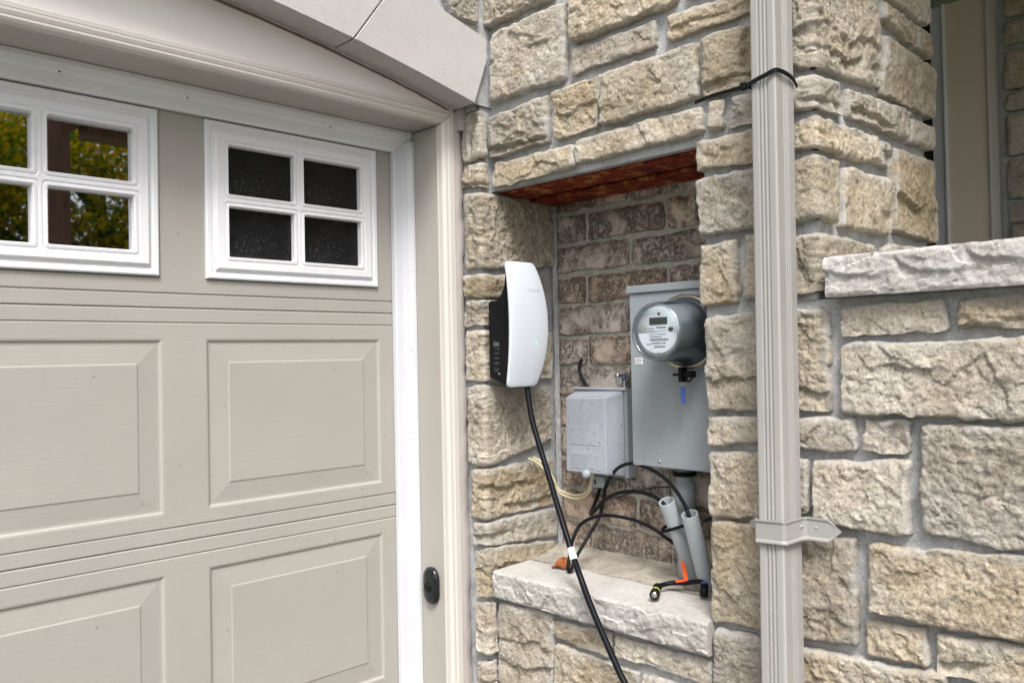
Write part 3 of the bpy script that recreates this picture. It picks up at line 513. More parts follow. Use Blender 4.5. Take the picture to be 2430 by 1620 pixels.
# ------------------------------------------------------------------ garage door
DOOR = thing('garage_door', 'beige embossed sectional garage door with two rows of panels and white gridded windows', 'garage door', (-1.375, .25, 0))
YD = .244; DX0, DX1 = -2.595, -.155
COLS = [(-.7025-.5985*i, -.2045-.5985*i) for i in range(4)]
JT = [.004, .537, 1.070, 1.603, 2.136]
def rect_loops(bm, x0, x1, z0, z1, loops):
    """loops: (inset, depth) rings from the outside in; the last ring is filled"""
    prev = None
    for ins, dep in loops:
        r = [bm.verts.new((x, YD+dep, z)) for x, z in ((x0+ins, z0+ins), (x1-ins, z0+ins), (x1-ins, z1-ins), (x0+ins, z1-ins))]
        if prev:
            for i in range(4): bm.faces.new((prev[i], prev[(i+1) % 4], r[(i+1) % 4], r[i]))
        prev = r
    bm.faces.new(prev)
for si in range(4):
    z0, z1 = JT[si]+.0008, JT[si+1]-.0008
    wz0, wz1 = (1.135-1.070+JT[si], 1.533-1.070+JT[si]) if si < 3 else (1.669, 2.057)
    bm = bmesh.new()
    # horizontal bands: rebated lips at the joints, then stiles and rails round the panel openings
    prof = [(z0, .030), (z0, .0020), (z0+.0025, .0005), (z0+.030, .0005), (z0+.0325, .0035), (z0+.0355, 0), (wz0, 0)]
    top = [(wz1, 0), (z1-.0355, 0), (z1-.0325, .0035), (z1-.030, .0005), (z1-.0025, .0005), (z1, .0020), (z1, .030)]
    for pr in (prof, top):
        a = [bm.verts.new((DX0, YD+d, z)) for z, d in pr]; b = [bm.verts.new((DX1, YD+d, z)) for z, d in pr]
        for i in range(len(pr)-1): bm.faces.new((a[i], b[i], b[i+1], a[i+1]))
    xs = [DX1]+[v for c in COLS for v in (c[1], c[0])]+[DX0]
    for i in range(0, len(xs), 2):
        vs = [bm.verts.new(p) for p in ((xs[i+1], YD, wz0), (xs[i], YD, wz0), (xs[i], YD, wz1), (xs[i+1], YD, wz1))]; bm.faces.new(vs)
    bmesh.ops.remove_doubles(bm, verts=bm.verts[:], dist=1e-5)
    sec = from_bm('door_section', bm, M_DOOR, DOOR)
    if si < 3:
        for c in COLS:
            bm = bmesh.new(); rect_loops(bm, c[0], c[1], wz0, wz1, [(0, 0), (.004, .0008), (.008, .0042), (.013, .0045), (.0550, .0014), (.0575, -.0002), (.060, -.0002)])
            es = [e for e in bm.edges]; bmesh.ops.bevel(bm, geom=es, offset=.0008, segments=1, affect='EDGES'); from_bm('panel', bm, M_DOOR, sec)
    else:
        for ci, c in enumerate(COLS):
            x0, x1 = c[0]+.002, c[1]-.0075; zz0, zz1 = 1.6745, 2.051
            bm = bmesh.new(); rect_loops(bm, c[0], c[1], wz0, wz1, [(0, 0), (.003, .002), (.006, .012), (.02, .012)])
            from_bm('panel', bm, M_DOOR, sec)
            # window frame: flange, ogee step and four openings with rounded corners
            bm = bmesh.new()
            fl = [(0, .010), (0, -.006), (.003, -.0085), (.012, -.0085), (.015, -.006), (.0205, -.006), (.0225, -.011), (.026, -.0135), (.030, -.0135)]
            pv = None
            for ins, dep in fl:
                r = [bm.verts.new((x, YD+dep, z)) for x, z in ((x0+ins, zz0+ins), (x1-ins, zz0+ins), (x1-ins, zz1-ins), (x0+ins, zz1-ins))]
                if pv:
                    for i in range(4): bm.faces.new((pv[i], pv[(i+1) % 4], r[(i+1) % 4], r[i]))
                pv = r
            fx0, fx1, fz0, fz1 = x0+.030, x1-.030, zz0+.030, zz1-.030
            xm = (x0+x1)/2+.001; zm = (zz0+zz1)/2+.001
            op = [(fx0+.026, xm-.0145, zm+.0155, fz1-.026), (xm+.0145, fx1-.026, zm+.0155, fz1-.026), (fx0+.026, xm-.0145, fz0+.024, zm-.0155), (xm+.0145, fx1-.026, fz0+.024, zm-.0155)]
            YF = YD-.0135
            def rr(xa, xb, za, zb, r, n=5):
                out = []
                for cx, cz, a0 in ((xb-r, zb-r, 0), (xa+r, zb-r, 90), (xa+r, za+r, 180), (xb-r, za+r, 270)):
                    for k in range(n): th = math.radians(a0+90*k/(n-1)); out.append((cx+r*math.cos(th), cz+r*math.sin(th)))
                return out
            cells = [(fx0, xm, zm, fz1), (xm, fx1, zm, fz1), (fx0, xm, fz0, zm), (xm, fx1, fz0, zm)]
            for (ca, cb, cc, cd), (oa, ob, oc, od) in zip(cells, op):
                # moulded lip: flat field -> bead -> throat to the glass
                rings = []
                for grow, dep in ((.0125, 0), (.0115, .0022), (.0085, .0022), (.0075, 0), (.0025, -.0008), (.0, .004), (0, .0215)):
                    rings.append([bm.verts.new((x, YF+dep, z)) for x, z in rr(oa-grow, ob+grow, oc-grow, od+grow, .004+grow*.4)])
                nn = len(rings[0])
                for i in range(len(rings)-1):
                    for k in range(nn): bm.faces.new((rings[i][k], rings[i][(k+1) % nn], rings[i+1][(k+1) % nn], rings[i+1][k]))
                cor = [bm.verts.new((x, YF, z)) for x, z in ((cb, cd), (ca, cd), (ca, cc), (cb, cc))]; R0 = rings[0]; q = nn//4
                for i in range(4):
                    for k in range(q-1): bm.faces.new((cor[i], R0[i*q+k], R0[i*q+k+1]))
                    bm.faces.new((cor[i], R0[i*q+q-1], R0[(i*q+q) % nn], cor[(i+1) % 4]))
            bmesh.ops.remove_doubles(bm, verts=bm.verts[:], dist=1e-5)
            wf = from_bm('window', bm, M_WHITE, DOOR)
            for (oa, ob, oc, od) in op: box('pane', M_GLASSD if ci == 0 else M_GLASS, wf, oa-.003, ob+.003, YD+.006, YD+.009, oc-.003, od+.003)
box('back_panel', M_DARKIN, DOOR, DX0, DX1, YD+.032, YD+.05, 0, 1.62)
GI = thing('garage_interior', 'dark garage interior behind the door windows', 'garage', (-1.4, 3, 0)); GI['kind'] = 'structure'; del GI['category']; del GI['label']
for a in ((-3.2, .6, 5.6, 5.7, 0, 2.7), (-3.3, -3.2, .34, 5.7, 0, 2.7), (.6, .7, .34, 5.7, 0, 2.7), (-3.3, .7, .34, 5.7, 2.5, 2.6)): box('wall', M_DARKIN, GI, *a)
t = NT('orange_glint'); t.bsdf((.5, .22, .07), .7); box('glint_block', t.m, GI, .02, .055, 1.2, 1.29, 1.955, 2.02)  # added block; its orange colour stands in for a warm glint behind the pane
# ------------------------------------------------------------------ brick back of the niche
BW = thing('brick_wall', 'brown tumbled brick wall with black burn marks at the back of the niche', 'wall', (.256, -.33, .9))
pb = placeX(.256); zc0 = 1.886; rows = [(zc0+.088*(1-i), zc0-.088*i) for i in range(12)]
for i, (zt, zb) in enumerate(rows):
    js = [.155, -.120, -.395, -.670] if i % 2 == 1 else [.0, -.277, -.552, -.70]
    js = [j+float(RG.uniform(-.006, .006)) for j in js]; js[0] = min(js[0], -.004); js[-1] = -.69
    for a, b in zip(js[:-1], js[1:]):
        if abs(a-b) < .03: continue
        dz = RG.uniform(-.002, .002, 4)
        quad_stone([(a-.0065, zt-.008+dz[0]), (b+.0065, zt-.008+dz[1]), (b+.0065, zb+.006+dz[2]), (a-.0065, zb+.006+dz[3])], pb, BW, 'brick', M_BRICK, res=.006, hE=.0035, hF=.0060, k=22, rough=.34, jit=.0050, ledge=0)
sheet('mortar', M_BMORT, BW, pb, .004, -.69, .83, 2.0, lvl=-.001, amp=.0025, res=.008)
sheet('corner_mortar', M_MORT, BW, lambda a, z, h: (.242+(a*.016), .004-.010*np.sin(np.pi*np.clip(a, 0, 1))-h, z), 0, 1, .92, 1.93, lvl=.002, amp=.004, res=.012)
box('side_core', M_MORT, BW, .014, .256, -.70, -.674, .83, 1.93)
# ------------------------------------------------------------------ rusted steel lintel
LN = thing('steel_lintel', 'rusted orange steel lintel across the top of the niche', 'lintel', (.14, -.33, 1.925))
box('angle', M_RUST, LN, .032, .138, -.70, .0, 1.923, 1.9295, .001); box('angle', M_RUST, LN, .146, .2555, -.70, .0, 1.914, 1.9225, .001)
# ------------------------------------------------------------------ stone ledge and window sill
def rock_slab(name, mat, parent, prof_top, prof_bot, y0, y1, x_front, zt, zb, amp, big, res=.0026, seed=0, xb=.2, slope=0):
    """slab with a pitched front face (towards -X); sawn top and bottom"""
    n = int(abs(y1-y0)/res); y = np.linspace(y0, y1, n); m = max(8, int((zt-zb)/res)); v = np.linspace(0, 1, m)
    tops = np.linspace(xb, x_front+.004, 14); bots = np.linspace(x_front+.006, xb, 4)
    P = [(x, zt+slope*(x-x_front), 0) for x in tops]+[(x_front, zt+(zb-zt)*t, 1) for t in v]+[(x, zb, 0) for x in bots]; P.append(P[0])
    Xp = np.array([p[0] for p in P])[:, None]; Zp = np.array([p[1] for p in P])[:, None]; Fm = np.array([p[2] for p in P])[:, None]
    Yg = np.broadcast_to(y[None], (len(P), n)); X = np.broadcast_to(Xp, Yg.shape).copy(); Z = np.broadcast_to(Zp, Yg.shape).copy()
    t = (zt-Z)/(zt-zb)
    rg = np.random.default_rng(seed); env = np.clip(t, 0, 1); env = np.minimum(1, np.minimum(env*9+.25, (1-env)*7+.35))
    h = amp*(.8+fbm(Yg*9, Z*9, seed+2, 3)*.7+chips(Yg*22+Z*9, Z*30, seed+4)*.55+chips(Yg*60, Z*60, seed+5)*.25)*env+fbm(Yg*90, Z*90, seed+7, 4)*.0014
    if big:      # conchoidal scallops: shells broken off below a row of arcs
        yb = y0+.02; L = abs(y1-y0)
        while abs(yb-y0) < L+.05:
            w = rg.uniform(.14, .26); q = (yb-Yg)/w; c = rg.uniform(.02, .16)+rg.uniform(.42, .58)*(1-np.exp(-np.clip(q, 0, 1)*rg.uniform(4, 7)))+.05*fbm(Yg*34, Z*8, seed+yb*9, 4)-.10*q
            x = t-c; m_ = (q > 0) & (q < 1); dep = rg.uniform(.6, 1.0)*np.sqrt(np.clip(1-q, 0, 1))
            h = h-np.where(m_, big*dep*sstep(0, .10, q)*sstep(-.035, .10, x)*np.exp(-np.clip(x, 0, 1)*1.3)*np.clip(t*8, 0, 1), 0)+np.where(m_, big*.15*np.exp(-(x/.12)**2)*sstep(0, .15, q), 0); yb -= rg.uniform(.08, .15)
        h = h+big*.8
    X = X-np.where(Fm > 0, h, 0); Z = Z+np.where(Fm > 0, 0, .0012*fbm(Yg*12, X*12, seed+9, 3))
    ez = .002*fbm(Yg*30, 0*Yg, seed+12, 4); Z = Z+np.where((Fm > 0) & (t < .08), ez, 0)
    me, c = make_mesh(name, X[::-1], Yg, Z[::-1], smooth=True); o = link(name, me, mat, parent, c)
    bm = bmesh.new(); bm.from_mesh(me); bmesh.ops.remove_doubles(bm, verts=bm.verts[:], dist=1e-6)
    bmesh.ops.holes_fill(bm, edges=[e for e in bm.edges if e.is_boundary], sides=0); bmesh.ops.recalc_face_normals(bm, faces=bm.faces[:]); bm.to_mesh(me); bm.free()
    me.set_sharp_from_angle(angle=math.radians(38)); return o
LED = thing('stone_ledge', 'pale limestone ledge with a pitched front along the bottom of the niche', 'ledge', (.1, -.33, .87))
rock_slab('slab', M_LIME, LED, None, None, -.002, -.668, -.018, .901, .829, .007, 0, seed=5, xb=.255, slope=.03)
def wash(a, z, h): return .125+.131*z+.012*fbm(a*7, z*2, 4, 3)*(1-z), a, .9065+.0270*z**1.3+.0012*h
A, Zz = np.meshgrid(np.linspace(-.002, -.668, 110), np.linspace(0, 1, 26)); X, Y, Z = wash(A, Zz, fbm(A*60, Zz*9, 2, 4))
me, c = make_mesh('mortar_wash', X, Y, Z); link('mortar_wash', me, M_WASH, LED, c)
SILL = thing('stone_sill', 'white limestone sill with a scalloped front, right of the downspout', 'sill', (.1, -1.6, 1.6))
rock_slab('slab', M_LIME, SILL, None, None, -.951, -2.4, -.024, 1.6545, 1.578, .006, .011, seed=11, xb=.30)
# ------------------------------------------------------------------ downspout
DS = thing('downspout', 'grey ribbed metal downspout running down the outer corner of the stone wall', 'downspout', (-.06, -.865, 0))
def ds_profile():
    P = []; y0, y1, x0, x1 = -.8375, -.8905, -.1015, -.0265; rc = .0055
    def groove(u, cs, w=.0032, d=.0026): return sum(d*math.exp(-((u-c)/w)**2*1.6) for c in cs)
    for i in range(90): y = y0+(y1-y0)*i/89; P.append([y, x0+groove(y, (-.8560, -.8640, -.8720), .0020, .0036), 0])
    for i in range(110): x = x0+(x1-x0)*i/109; P.append([y1+groove(x, (-.072, -.064, -.056), .0020, .0036), x, 1])
    for i in range(4): P.append([y1+(y0-y1)*(i+.5)/4, x1, 2])
    for i in range(20): x = x1+(x0-x1)*(i+.5)/20; P.append([y0-groove(x, (-.072, -.064, -.056), .0026), x, 3])
    out = []
    for y, x, _ in P:      # round the corners
        cy = min(max(y, y1+rc), y0-rc); cx = min(max(x, x0+rc), x1-rc); dy, dx = y-cy, x-cx; L = math.hypot(dx, dy)
        if abs(dy) > 1e-6 and abs(dx) > 1e-6 and L > rc: y, x = cy+dy/L*rc, cx+dx/L*rc
        out.append((x, y))
    return out
dsp = ds_profile(); bm = bmesh.new(); prev = None
for z in (0, .45, .985, .987, 1.6, 2.3, 2.9):
    k = 1.012 if z <= .985 else 1.0
    ring = [bm.verts.new((-.064+(x+.064)*k, -.864+(y+.864)*k-.0075*(z-1.2), z)) for x, y in dsp]
    if prev:
        for i in range(len(ring)): bm.faces.new((prev[i], prev[(i+1) % len(ring)], ring[(i+1) % len(ring)], ring[i]))
    prev = ring
o = from_bm('pipe', bm, M_SPOUT, DS, smooth=True)
# strap: flanged band round two faces, then a pointed tab on the wall at either side
bm = bmesh.new()
path = [(-.026, -.778), (-.026, -.800), (-.030, -.826), (-.062, -.8315), (-.1030, -.8325), (-.1058, -.8355), (-.1058, -.8900), (-.1030, -.8955), (-.045, -.8975), (-.034, -.904), (-.032, -.945), (-.031, -.969)]
hw = [.003]+[.022]*10+[.001]; zc = [1.130]*2+[1.132, 1.133]+[1.134]*2+[1.136]*6
rows = []
for i, ((x, y), w, z) in enumerate(zip(path, hw, zc)):
    a = Vector(path[max(i-1, 0)]); b = Vector(path[min(i+1, len(path)-1)]); d = (b-a).normalized(); n = Vector((d.y, -d.x))
    if n.x*(-1)+n.y*(-.4) < 0: n = -n
    if i < 4: n = Vector((-.5, .86)).normalized() if i > 1 else Vector((-1, 0))
    pt = lambda off, zz: bm.verts.new((x+n.x*off, y+n.y*off, zz))
    lip = .003*min(1, w/.02)
    rows.append([pt(lip, z+w), pt(lip, z+w*.86), pt(.0008, z+w*.68), pt(.0008, z-w*.68), pt(lip, z-w*.86), pt(lip, z-w), pt(-.001, z-w), pt(-.001, z+w)])
for a, b in zip(rows[:-1], rows[1:]):
    for i in range(8): bm.faces.new((a[i], b[i], b[(i+1) % 8], a[(i+1) % 8]))
bm.faces.new(rows[0]); bm.faces.new(rows[-1][::-1])
strap = from_bm('strap', bm, M_SPOUT, DS)
lathe('screw', M_STEEL, strap, [(0, .0022), (.0022, .0020), (.0034, .0008), (.0036, -.001)], (-.046, -.8985, 1.140), FY, 16)
lathe('rivet', M_SPOUT, strap, [(0, .0018), (.0022, .0012), (.003, -.001)], (-.0335, -.922, 1.139), FX, 14)
# cable tie on the downspout
TI = thing('cable_tie', 'long black cable tie strapped round the top of the downspout', 'cable tie', (-.06, -.865, 2.0))
def band(name, mat, parent, pts, w, th, closed=False, upv=(0, 0, 1)):
    bm = bmesh.new(); P = [Vector(p) for p in pts]; rings = []; U = Vector(upv)
    for i, p in enumerate(P):
        d = (P[(i+1) % len(P)]-P[i-1]) if closed else (P[min(i+1, len(P)-1)]-P[max(i-1, 0)])
        d.normalize(); u = (U-d*U.dot(d)).normalized(); n = d.cross(u)
        rings.append([bm.verts.new(p+u*a*w/2+n*b*th/2) for a, b in ((-1, -1), (1, -1), (1, 1), (-1, 1))])
    N = len(rings)
    for i in range(N if closed else N-1):
        for k in range(4): bm.faces.new((rings[i][k], rings[i][(k+1) % 4], rings[(i+1) % N][(k+1) % 4], rings[(i+1) % N][k]))
    if not closed: bm.faces.new(rings[0][::-1]); bm.faces.new(rings[-1])
    return from_bm(name, bm, mat, parent)
dy = -.0075*.8
band('strap', M_BLACK, TI, spline([(-.022, -.834+dy, 2.000), (-.070, -.833+dy, 1.995), (-.1035, -.8345+dy, 1.993), (-.1065, -.852+dy, 1.999), (-.1075, -.872+dy, 2.003), (-.106, -.889+dy, 2.008), (-.098, -.895+dy, 2.009), (-.070, -.896+dy, 2.009), (-.042, -.896+dy, 2.004), (-.024, -.895+dy, 1.993)], 5), .0085, .0018)
box('lock', M_BLACK, TI, -.112, -.101, -.838, -.826, 1.986, 2.000, .0015)
band('tail', M_BLACK, TI, spline([(-.104, -.832, 1.993), (-.090, -.790, 1.998), (-.072, -.738, 2.003), (-.050, -.685, 2.006)], 6), .0075, .0016)
# ------------------------------------------------------------------ wall charger on the niche's left cheek
CH = thing('wall_charger', 'white-faced car charger with black body mounted on the left side of the niche', 'charger', (.03, -.06, 1.56))
# white face: bowed outwards and barrel-sided
nv, nu = 40, 21; V, U = np.meshgrid(np.linspace(0, 1, nv), np.linspace(-1, 1, nu), indexing='ij')
zt, zb = 1.7275, 1.396
zz = zt+(zb-zt)*V; q = 2*V-1
wL = -.046+.004*(q*q)-.0075*np.clip(V-.45, 0, 1)**1.2; wR = .098-.031*np.abs(q-.03)**2.1-.012*np.clip(V-.6, 0, 1)
xx = (wL+wR)/2+(wR-wL)/2*U; yy = -.116+.0175*np.abs(q-.02)**2.2+.0045*np.abs(U)**3
# rounded corners
cr = .012
def round_c(x, z):
    cz = np.clip(z, zb+cr, zt-cr); lo = wL+cr; hi = wR-cr; cx = np.clip(x, lo, hi); dx = x-cx; dz = z-cz; L = np.hypot(dx, dz); k = np.where((L > cr) & (np.abs(dx) > 1e-7) & (np.abs(dz) > 1e-7), cr/np.maximum(L, 1e-9), 1)
    return cx+dx*k, cz+dz*k
bm = bmesh.new(); xr, zr = round_c(xx, zz)
g = [[bm.verts.new((xr[i, j], yy[i, j], zr[i, j])) for j in range(nu)] for i in range(nv)]
for i in range(nv-1):
    for j in range(nu-1): bm.faces.new((g[i][j], g[i+1][j], g[i+1][j+1], g[i][j+1]))
bmesh.ops.recalc_face_normals(bm, faces=bm.faces[:])
ex = bmesh.ops.extrude_face_region(bm, geom=bm.faces[:]); vs = [v for v in ex['geom'] if isinstance(v, bmesh.types.BMVert)]
for v in vs: v.co.y += .010; v.co.x += (.026-v.co.x)*.03
face = from_bm('face_plate', bm, M_GLOSSW, CH, smooth=False)
bv = face.modifiers.new('bevel', 'BEVEL'); bv.width = .0028; bv.segments = 3; bv.limit_method = 'ANGLE'; bv.angle_limit = math.radians(40)
face.data.polygons.foreach_set('use_smooth', [True]*len(face.data.polygons))
text('lettering', 'TESLA', .0105, M_LOGO, face, (.040, -.1130, 1.6535), FY, spacing=1.7)
box('status_light', M_GREEN, face, .0457, .0463, -.1163, -.115, 1.5055, 1.5170)
# black body: side profile in (y, z) extruded across x, narrower than the face
BP = [(-.019, 1.623), (-.034, 1.622), (-.053, 1.626), (-.069, 1.632), (-.078, 1.642), (-.085, 1.664), (-.0885, 1.690), (-.0890, 1.7175), (-.0935, 1.7195), (-.0985, 1.66), (-.1045, 1.60), (-.1050, 1.53), (-.1000, 1.46), (-.090, 1.404), (-.080, 1.4035), (-.066, 1.412), (-.048, 1.418), (-.019, 1.422)]
bm = bmesh.new(); prism(bm, BP, lambda p: Vector((-.040, p[0], p[1])), lambda p: Vector((.088-.02*abs((p[1]-1.56)/.16)**2, p[0], p[1])))
bmesh.ops.bevel(bm, geom=[e for e in bm.edges if abs(e.verts[0].co.x-e.verts[1].co.x) < .001 and e.verts[0].co.x < 0], offset=.004, segments=2, affect='EDGES')
body = from_bm('body', bm, M_BLACK, CH)
XS = -.0408                                                     # rating label print on the body's left side (faces -X)
text('print', 'TESLA', .0042, M_PRINT, body, (XS, -.045, 1.519), FX)
box('label', M_PRINT, body, XS-.0002, XS+.001, -.0605, -.039, 1.5045, 1.5155)
for k, (za, zb_, n) in enumerate(((1.501, 1.4955, 2), (1.490, 1.482, 3), (1.478, 1.469, 3), (1.465, 1.454, 4), (1.450, 1.434, 5))):
    text('print', '\n'.join(['CAUTION WARNING 240V'[:20-3*((k+j) % 3)] for j in range(n)]), .0021, M_PRINT, body, (XS, -.0525+.001*k, (za+zb_)/2), FX, sx=.9)
text('print', 'UL', .006, M_LABEL, body, (XS, -.060, 1.432), FX)
# charging cable hanging down over the ledge
EC = thing('charging_cable', 'thick black charging cable hanging from the charger across the ledge', 'cable', (-.02, -.28, .98))
tube('lead', M_CABLE, EC, [(.040, -.083, 1.43), (.035, -.089, 1.387), (.030, -.099, 1.349), (.025, -.117, 1.297), (.018, -.154, 1.22), (.012, -.184, 1.162), (.004, -.220, 1.089), (-.008, -.259, 1.024), (-.020, -.287, .985), (-.040, -.329, .941), (-.047, -.363, .887), (-.052, -.409, .817), (-.057, -.453, .755), (-.062, -.482, .715), (-.075, -.52, .62), (-.10, -.56, .45), (-.13, -.60, .15), (-.17, -.66, .02), (-.30, -.75, .0085)], .0077, 8, 14)
tube('tape_tag', M_TAPE, EC, [(-.0145, -.276, 1.000), (-.0170, -.281, .993), (-.0200, -.287, .985), (-.0237, -.2945, .976)], .0096, 3, 14)
# ------------------------------------------------------------------ electric meter and its box
MB = thing('meter_box', 'tall grey metal meter box fixed to the brick at the back of the niche', 'meter box', (.19, -.49, 1.42))
box('cabinet', M_GREYBOX, MB, .125, .2545, -.642, -.366, 1.198, 1.628, .003); box('lid_cap', M_GREYBOX, MB, .119, .2545, -.647, -.3605, 1.6285, 1.648, .0025)
box('sticker', M_LABEL, MB, .1238, .126, -.404, -.380, 1.4500, 1.4578, .0008); box('sticker', M_LABEL, MB, .1238, .126, -.404, -.380, 1.4590, 1.4668, .0008)
for z in (1.454, 1.463): text('print', '5239198', .0045, M_INK, MB, (.1236, -.392, z), FX)
lathe('screw', M_STEEL, MB, [(0, .002), (.003, .0018), (.0042, 0), (.0045, -.001)], (.125, -.448, 1.213), FX, 16)
lathe('socket_hub', M_GREYBOX, MB, [(.095, 0), (.095, .004), (.091, .010), (.0865, .014)], (.125, -.548, 1.527), FX)
M_INNER = flat('meter_shell', (.26, .285, .30), .25, spec=.6)
EM = thing('electric_meter', 'round glass-covered electric meter on the front of the grey meter box', 'electric meter', (.05, -.548, 1.527))
c0 = (.111, -.548, 1.527)
lathe('ring', M_CHROME, EM, [(.083, -.002), (.0885, 0), (.0895, .006), (.0885, .014), (.0845, .017), (.081, .016)], c0, FX, 64)
lathe('base', M_DARKMETER, EM, [(0, .004), (.081, .004), (.081, .020), (.074, .024), (.0, .0245)], c0, FX, 64)
lathe('inner_body', M_INNER, EM, [(.066, .02), (.064, .06), (.0605, .112), (.0585, .1200), (0, .1200)], c0, FX, 64)
lathe('cover', M_COVER, EM, [(.0795, .016), (.0775, .020), (.0735, .026), (.0720, .060), (.0672, .122), (.0655, .1285), (.0625, .1325), (.0600, .1325), (.0592, .1295), (.0588, .1285)], c0, FX, 72)
lathe('window', M_COVERF, EM, [(.0588, .1285), (0, .1278)], c0, FX, 72)
lathe('rim', M_COVER, EM, [(.0656, .1285), (.0648, .1325), (.0620, .1343), (.0598, .1326)], c0, FX, 72)
xf = c0[0]-.1204
face_m = lathe('dial', M_FACE, EM, [(.0570, 0), (.0570, .0006), (0, .0006)], (xf, c0[1], c0[2]), FX, 64)
def ylab(dy): return c0[1]-dy
box('display', M_LCD, EM, xf-.0022, xf, ylab(.026), ylab(-.022), 1.5435, 1.5590, .0006)
box('label', M_LABEL, EM, xf-.0012, xf, ylab(.024), ylab(-.030), 1.5295, 1.5400)
bm = bmesh.new(); pl = [bm.verts.new((xf-.0010, ylab(.0535*math.cos(th)), 1.527-.0535*math.sin(th)*.92)) for th in np.linspace(.06, math.pi-.06, 28)]; bm.faces.new(pl); from_bm('label', bm, M_LABEL, EM)
text('print', 'Hydro', .0078, M_INK, EM, (xf-.0014, ylab(-.020), 1.5345), FX)
text('print', 'PowerStream Inc.', .0046, M_INK, EM, (xf-.0014, ylab(-.006), 1.5155), FX); text('print', '120V 240V 3W FM 1 PHASE CL200', .0031, M_PRINT, EM, (xf-.0014, ylab(0), 1.5208), FX)
text('print', 'PWST523198', .0066, M_INK, EM, (xf-.0014, ylab(.002), 1.5005), FX); text('print', 'Itron', .0062, M_INK, EM, (xf-.0014, ylab(-.025), 1.4990), FX)
text('print', '2012', .0040, M_INK, EM, (xf-.0014, ylab(.001), 1.4795), FX)
def barcode(y0, y1, z0, z1, n):
    bm = bmesh.new(); rg = random.Random(n); y = y0
    while y < y1:
        w = rg.choice((.0004, .0007, .0010)); vs = [bm.verts.new((xf-.0014, ylab(a), z)) for a, z in ((y, z0), (y+w, z0), (y+w, z1), (y, z1))]; bm.faces.new(vs); y += w+rg.choice((.0004, .0007))
    from_bm('barcode', bm, M_INK, EM)
barcode(-.003, .023, 1.5335, 1.5380, 3); barcode(-.022, .027, 1.5060, 1.5112, 4); barcode(-.010, .020, 1.4905, 1.4948, 5)
for dy, dz, r in ((.004, .0405, .0030), (.0335, .0050, .0044), (.0375, .0050, .0044)): lathe('button', M_INK, EM, [(r, 0), (r, .002), (0, .0022)], (xf, ylab(dy), 1.527+dz), FX, 16)
SL = thing('meter_seal', 'black plastic meter lock with a blue tag hanging under the electric meter', 'seal', (.085, -.53, 1.43))
box('clasp', M_BLACK, SL, .074, .098, -.553, -.542, 1.410, 1.445, .002); box('clasp', M_BLACK, SL, .078, .100, -.575, -.5535, 1.420, 1.436, .002); box('latch', M_BLACK, SL, .080, .096, -.541, -.522, 1.424, 1.430, .0015)
band('hook', M_BLACK, SL, spline([(.084, -.556, 1.416), (.082, -.566, 1.411), (.084, -.574, 1.419)], 4), .004, .003)
box('tag', M_BLUE, SL, .0815, .0865, -.5535, -.5425, 1.361, 1.399, .0018)
tube('wire', M_STEEL, SL, [(.084, -.548, 1.415), (.084, -.5475, 1.405), (.084, -.548, 1.398)], .0007, 3, 6)
# ------------------------------------------------------------------ telephone utility box
UB = thing('utility_box', 'weathered grey plastic utility box with stained cover, left of the meter box', 'utility box', (.2, -.19, 1.26))
def frustum(name, mat, parent, fr, bk, xf_, xb_, bev):
    bm = bmesh.new(); a = [bm.verts.new((xf_, y, z)) for y, z in fr]; b = [bm.verts.new((xb_, y, z)) for y, z in bk]
    for i in range(4): bm.faces.new((a[i], a[(i+1) % 4], b[(i+1) % 4], b[i]))
    bm.faces.new(a[::-1]); bm.faces.new(b); bmesh.ops.recalc_face_normals(bm, faces=bm.faces[:]); bmesh.ops.bevel(bm, geom=bm.edges[:], offset=bev, segments=3, affect='EDGES')
    return from_bm(name, bm, mat, parent)
cv = frustum('cover', M_UTIL, UB, [(-.120, 1.362), (-.259, 1.366), (-.259, 1.160), (-.118, 1.158)], [(-.104, 1.376), (-.276, 1.380), (-.277, 1.150), (-.102, 1.150)], .150, .212, .004)
box('back_plate', M_GREYBOX, UB, .213, .2545, -.283, -.098, 1.146, 1.384, .002); box('top_flange', M_UTIL, UB, .2055, .216, -.284, -.097, 1.381, 1.388, .001)
lathe('knob', M_UTIL, UB, [(.0115, -.008), (.0125, 0), (.0115, .006), (.0075, .0105), (0, .012)], (.149, -.192, 1.158), FX, 28)
box('embossed_plate', M_UTIL, UB, .1490, .1515, -.244, -.136, 1.170, 1.212, .0008); box('embossed_plate', M_UTIL, UB, .1490, .1515, -.232, -.138, 1.235, 1.285, .0006)
box('bracket', M_UTIL, UB, .205, .235, -.207, -.160, 1.113, 1.1455, .003); box('bracket_slot', M_INK, UB, .2035, .206, -.178, -.172, 1.122, 1.134)
gc = thing('ground_clamp', 'small shiny metal clamp on the brick above the utility box', 'clamp', (.225, -.262, 1.405))
box('jaw', M_STEEL, gc, .208, .232, -.272, -.250, 1.395, 1.424, .004); lathe('screw', M_STEEL, gc, [(.004, -.006), (.004, .012), (.006, .013), (.006, .017), (0, .0175)], (.208, -.268, 1.420), FX, 14); box('jaw', M_STEEL, gc, .212, .236, -.280, -.272, 1.386, 1.408, .002)
lathe('bolt', M_BLUE, gc, [(.003, 0), (.003, .01), (0, .0102)], (.212, -.281, 1.415), FX, 12)
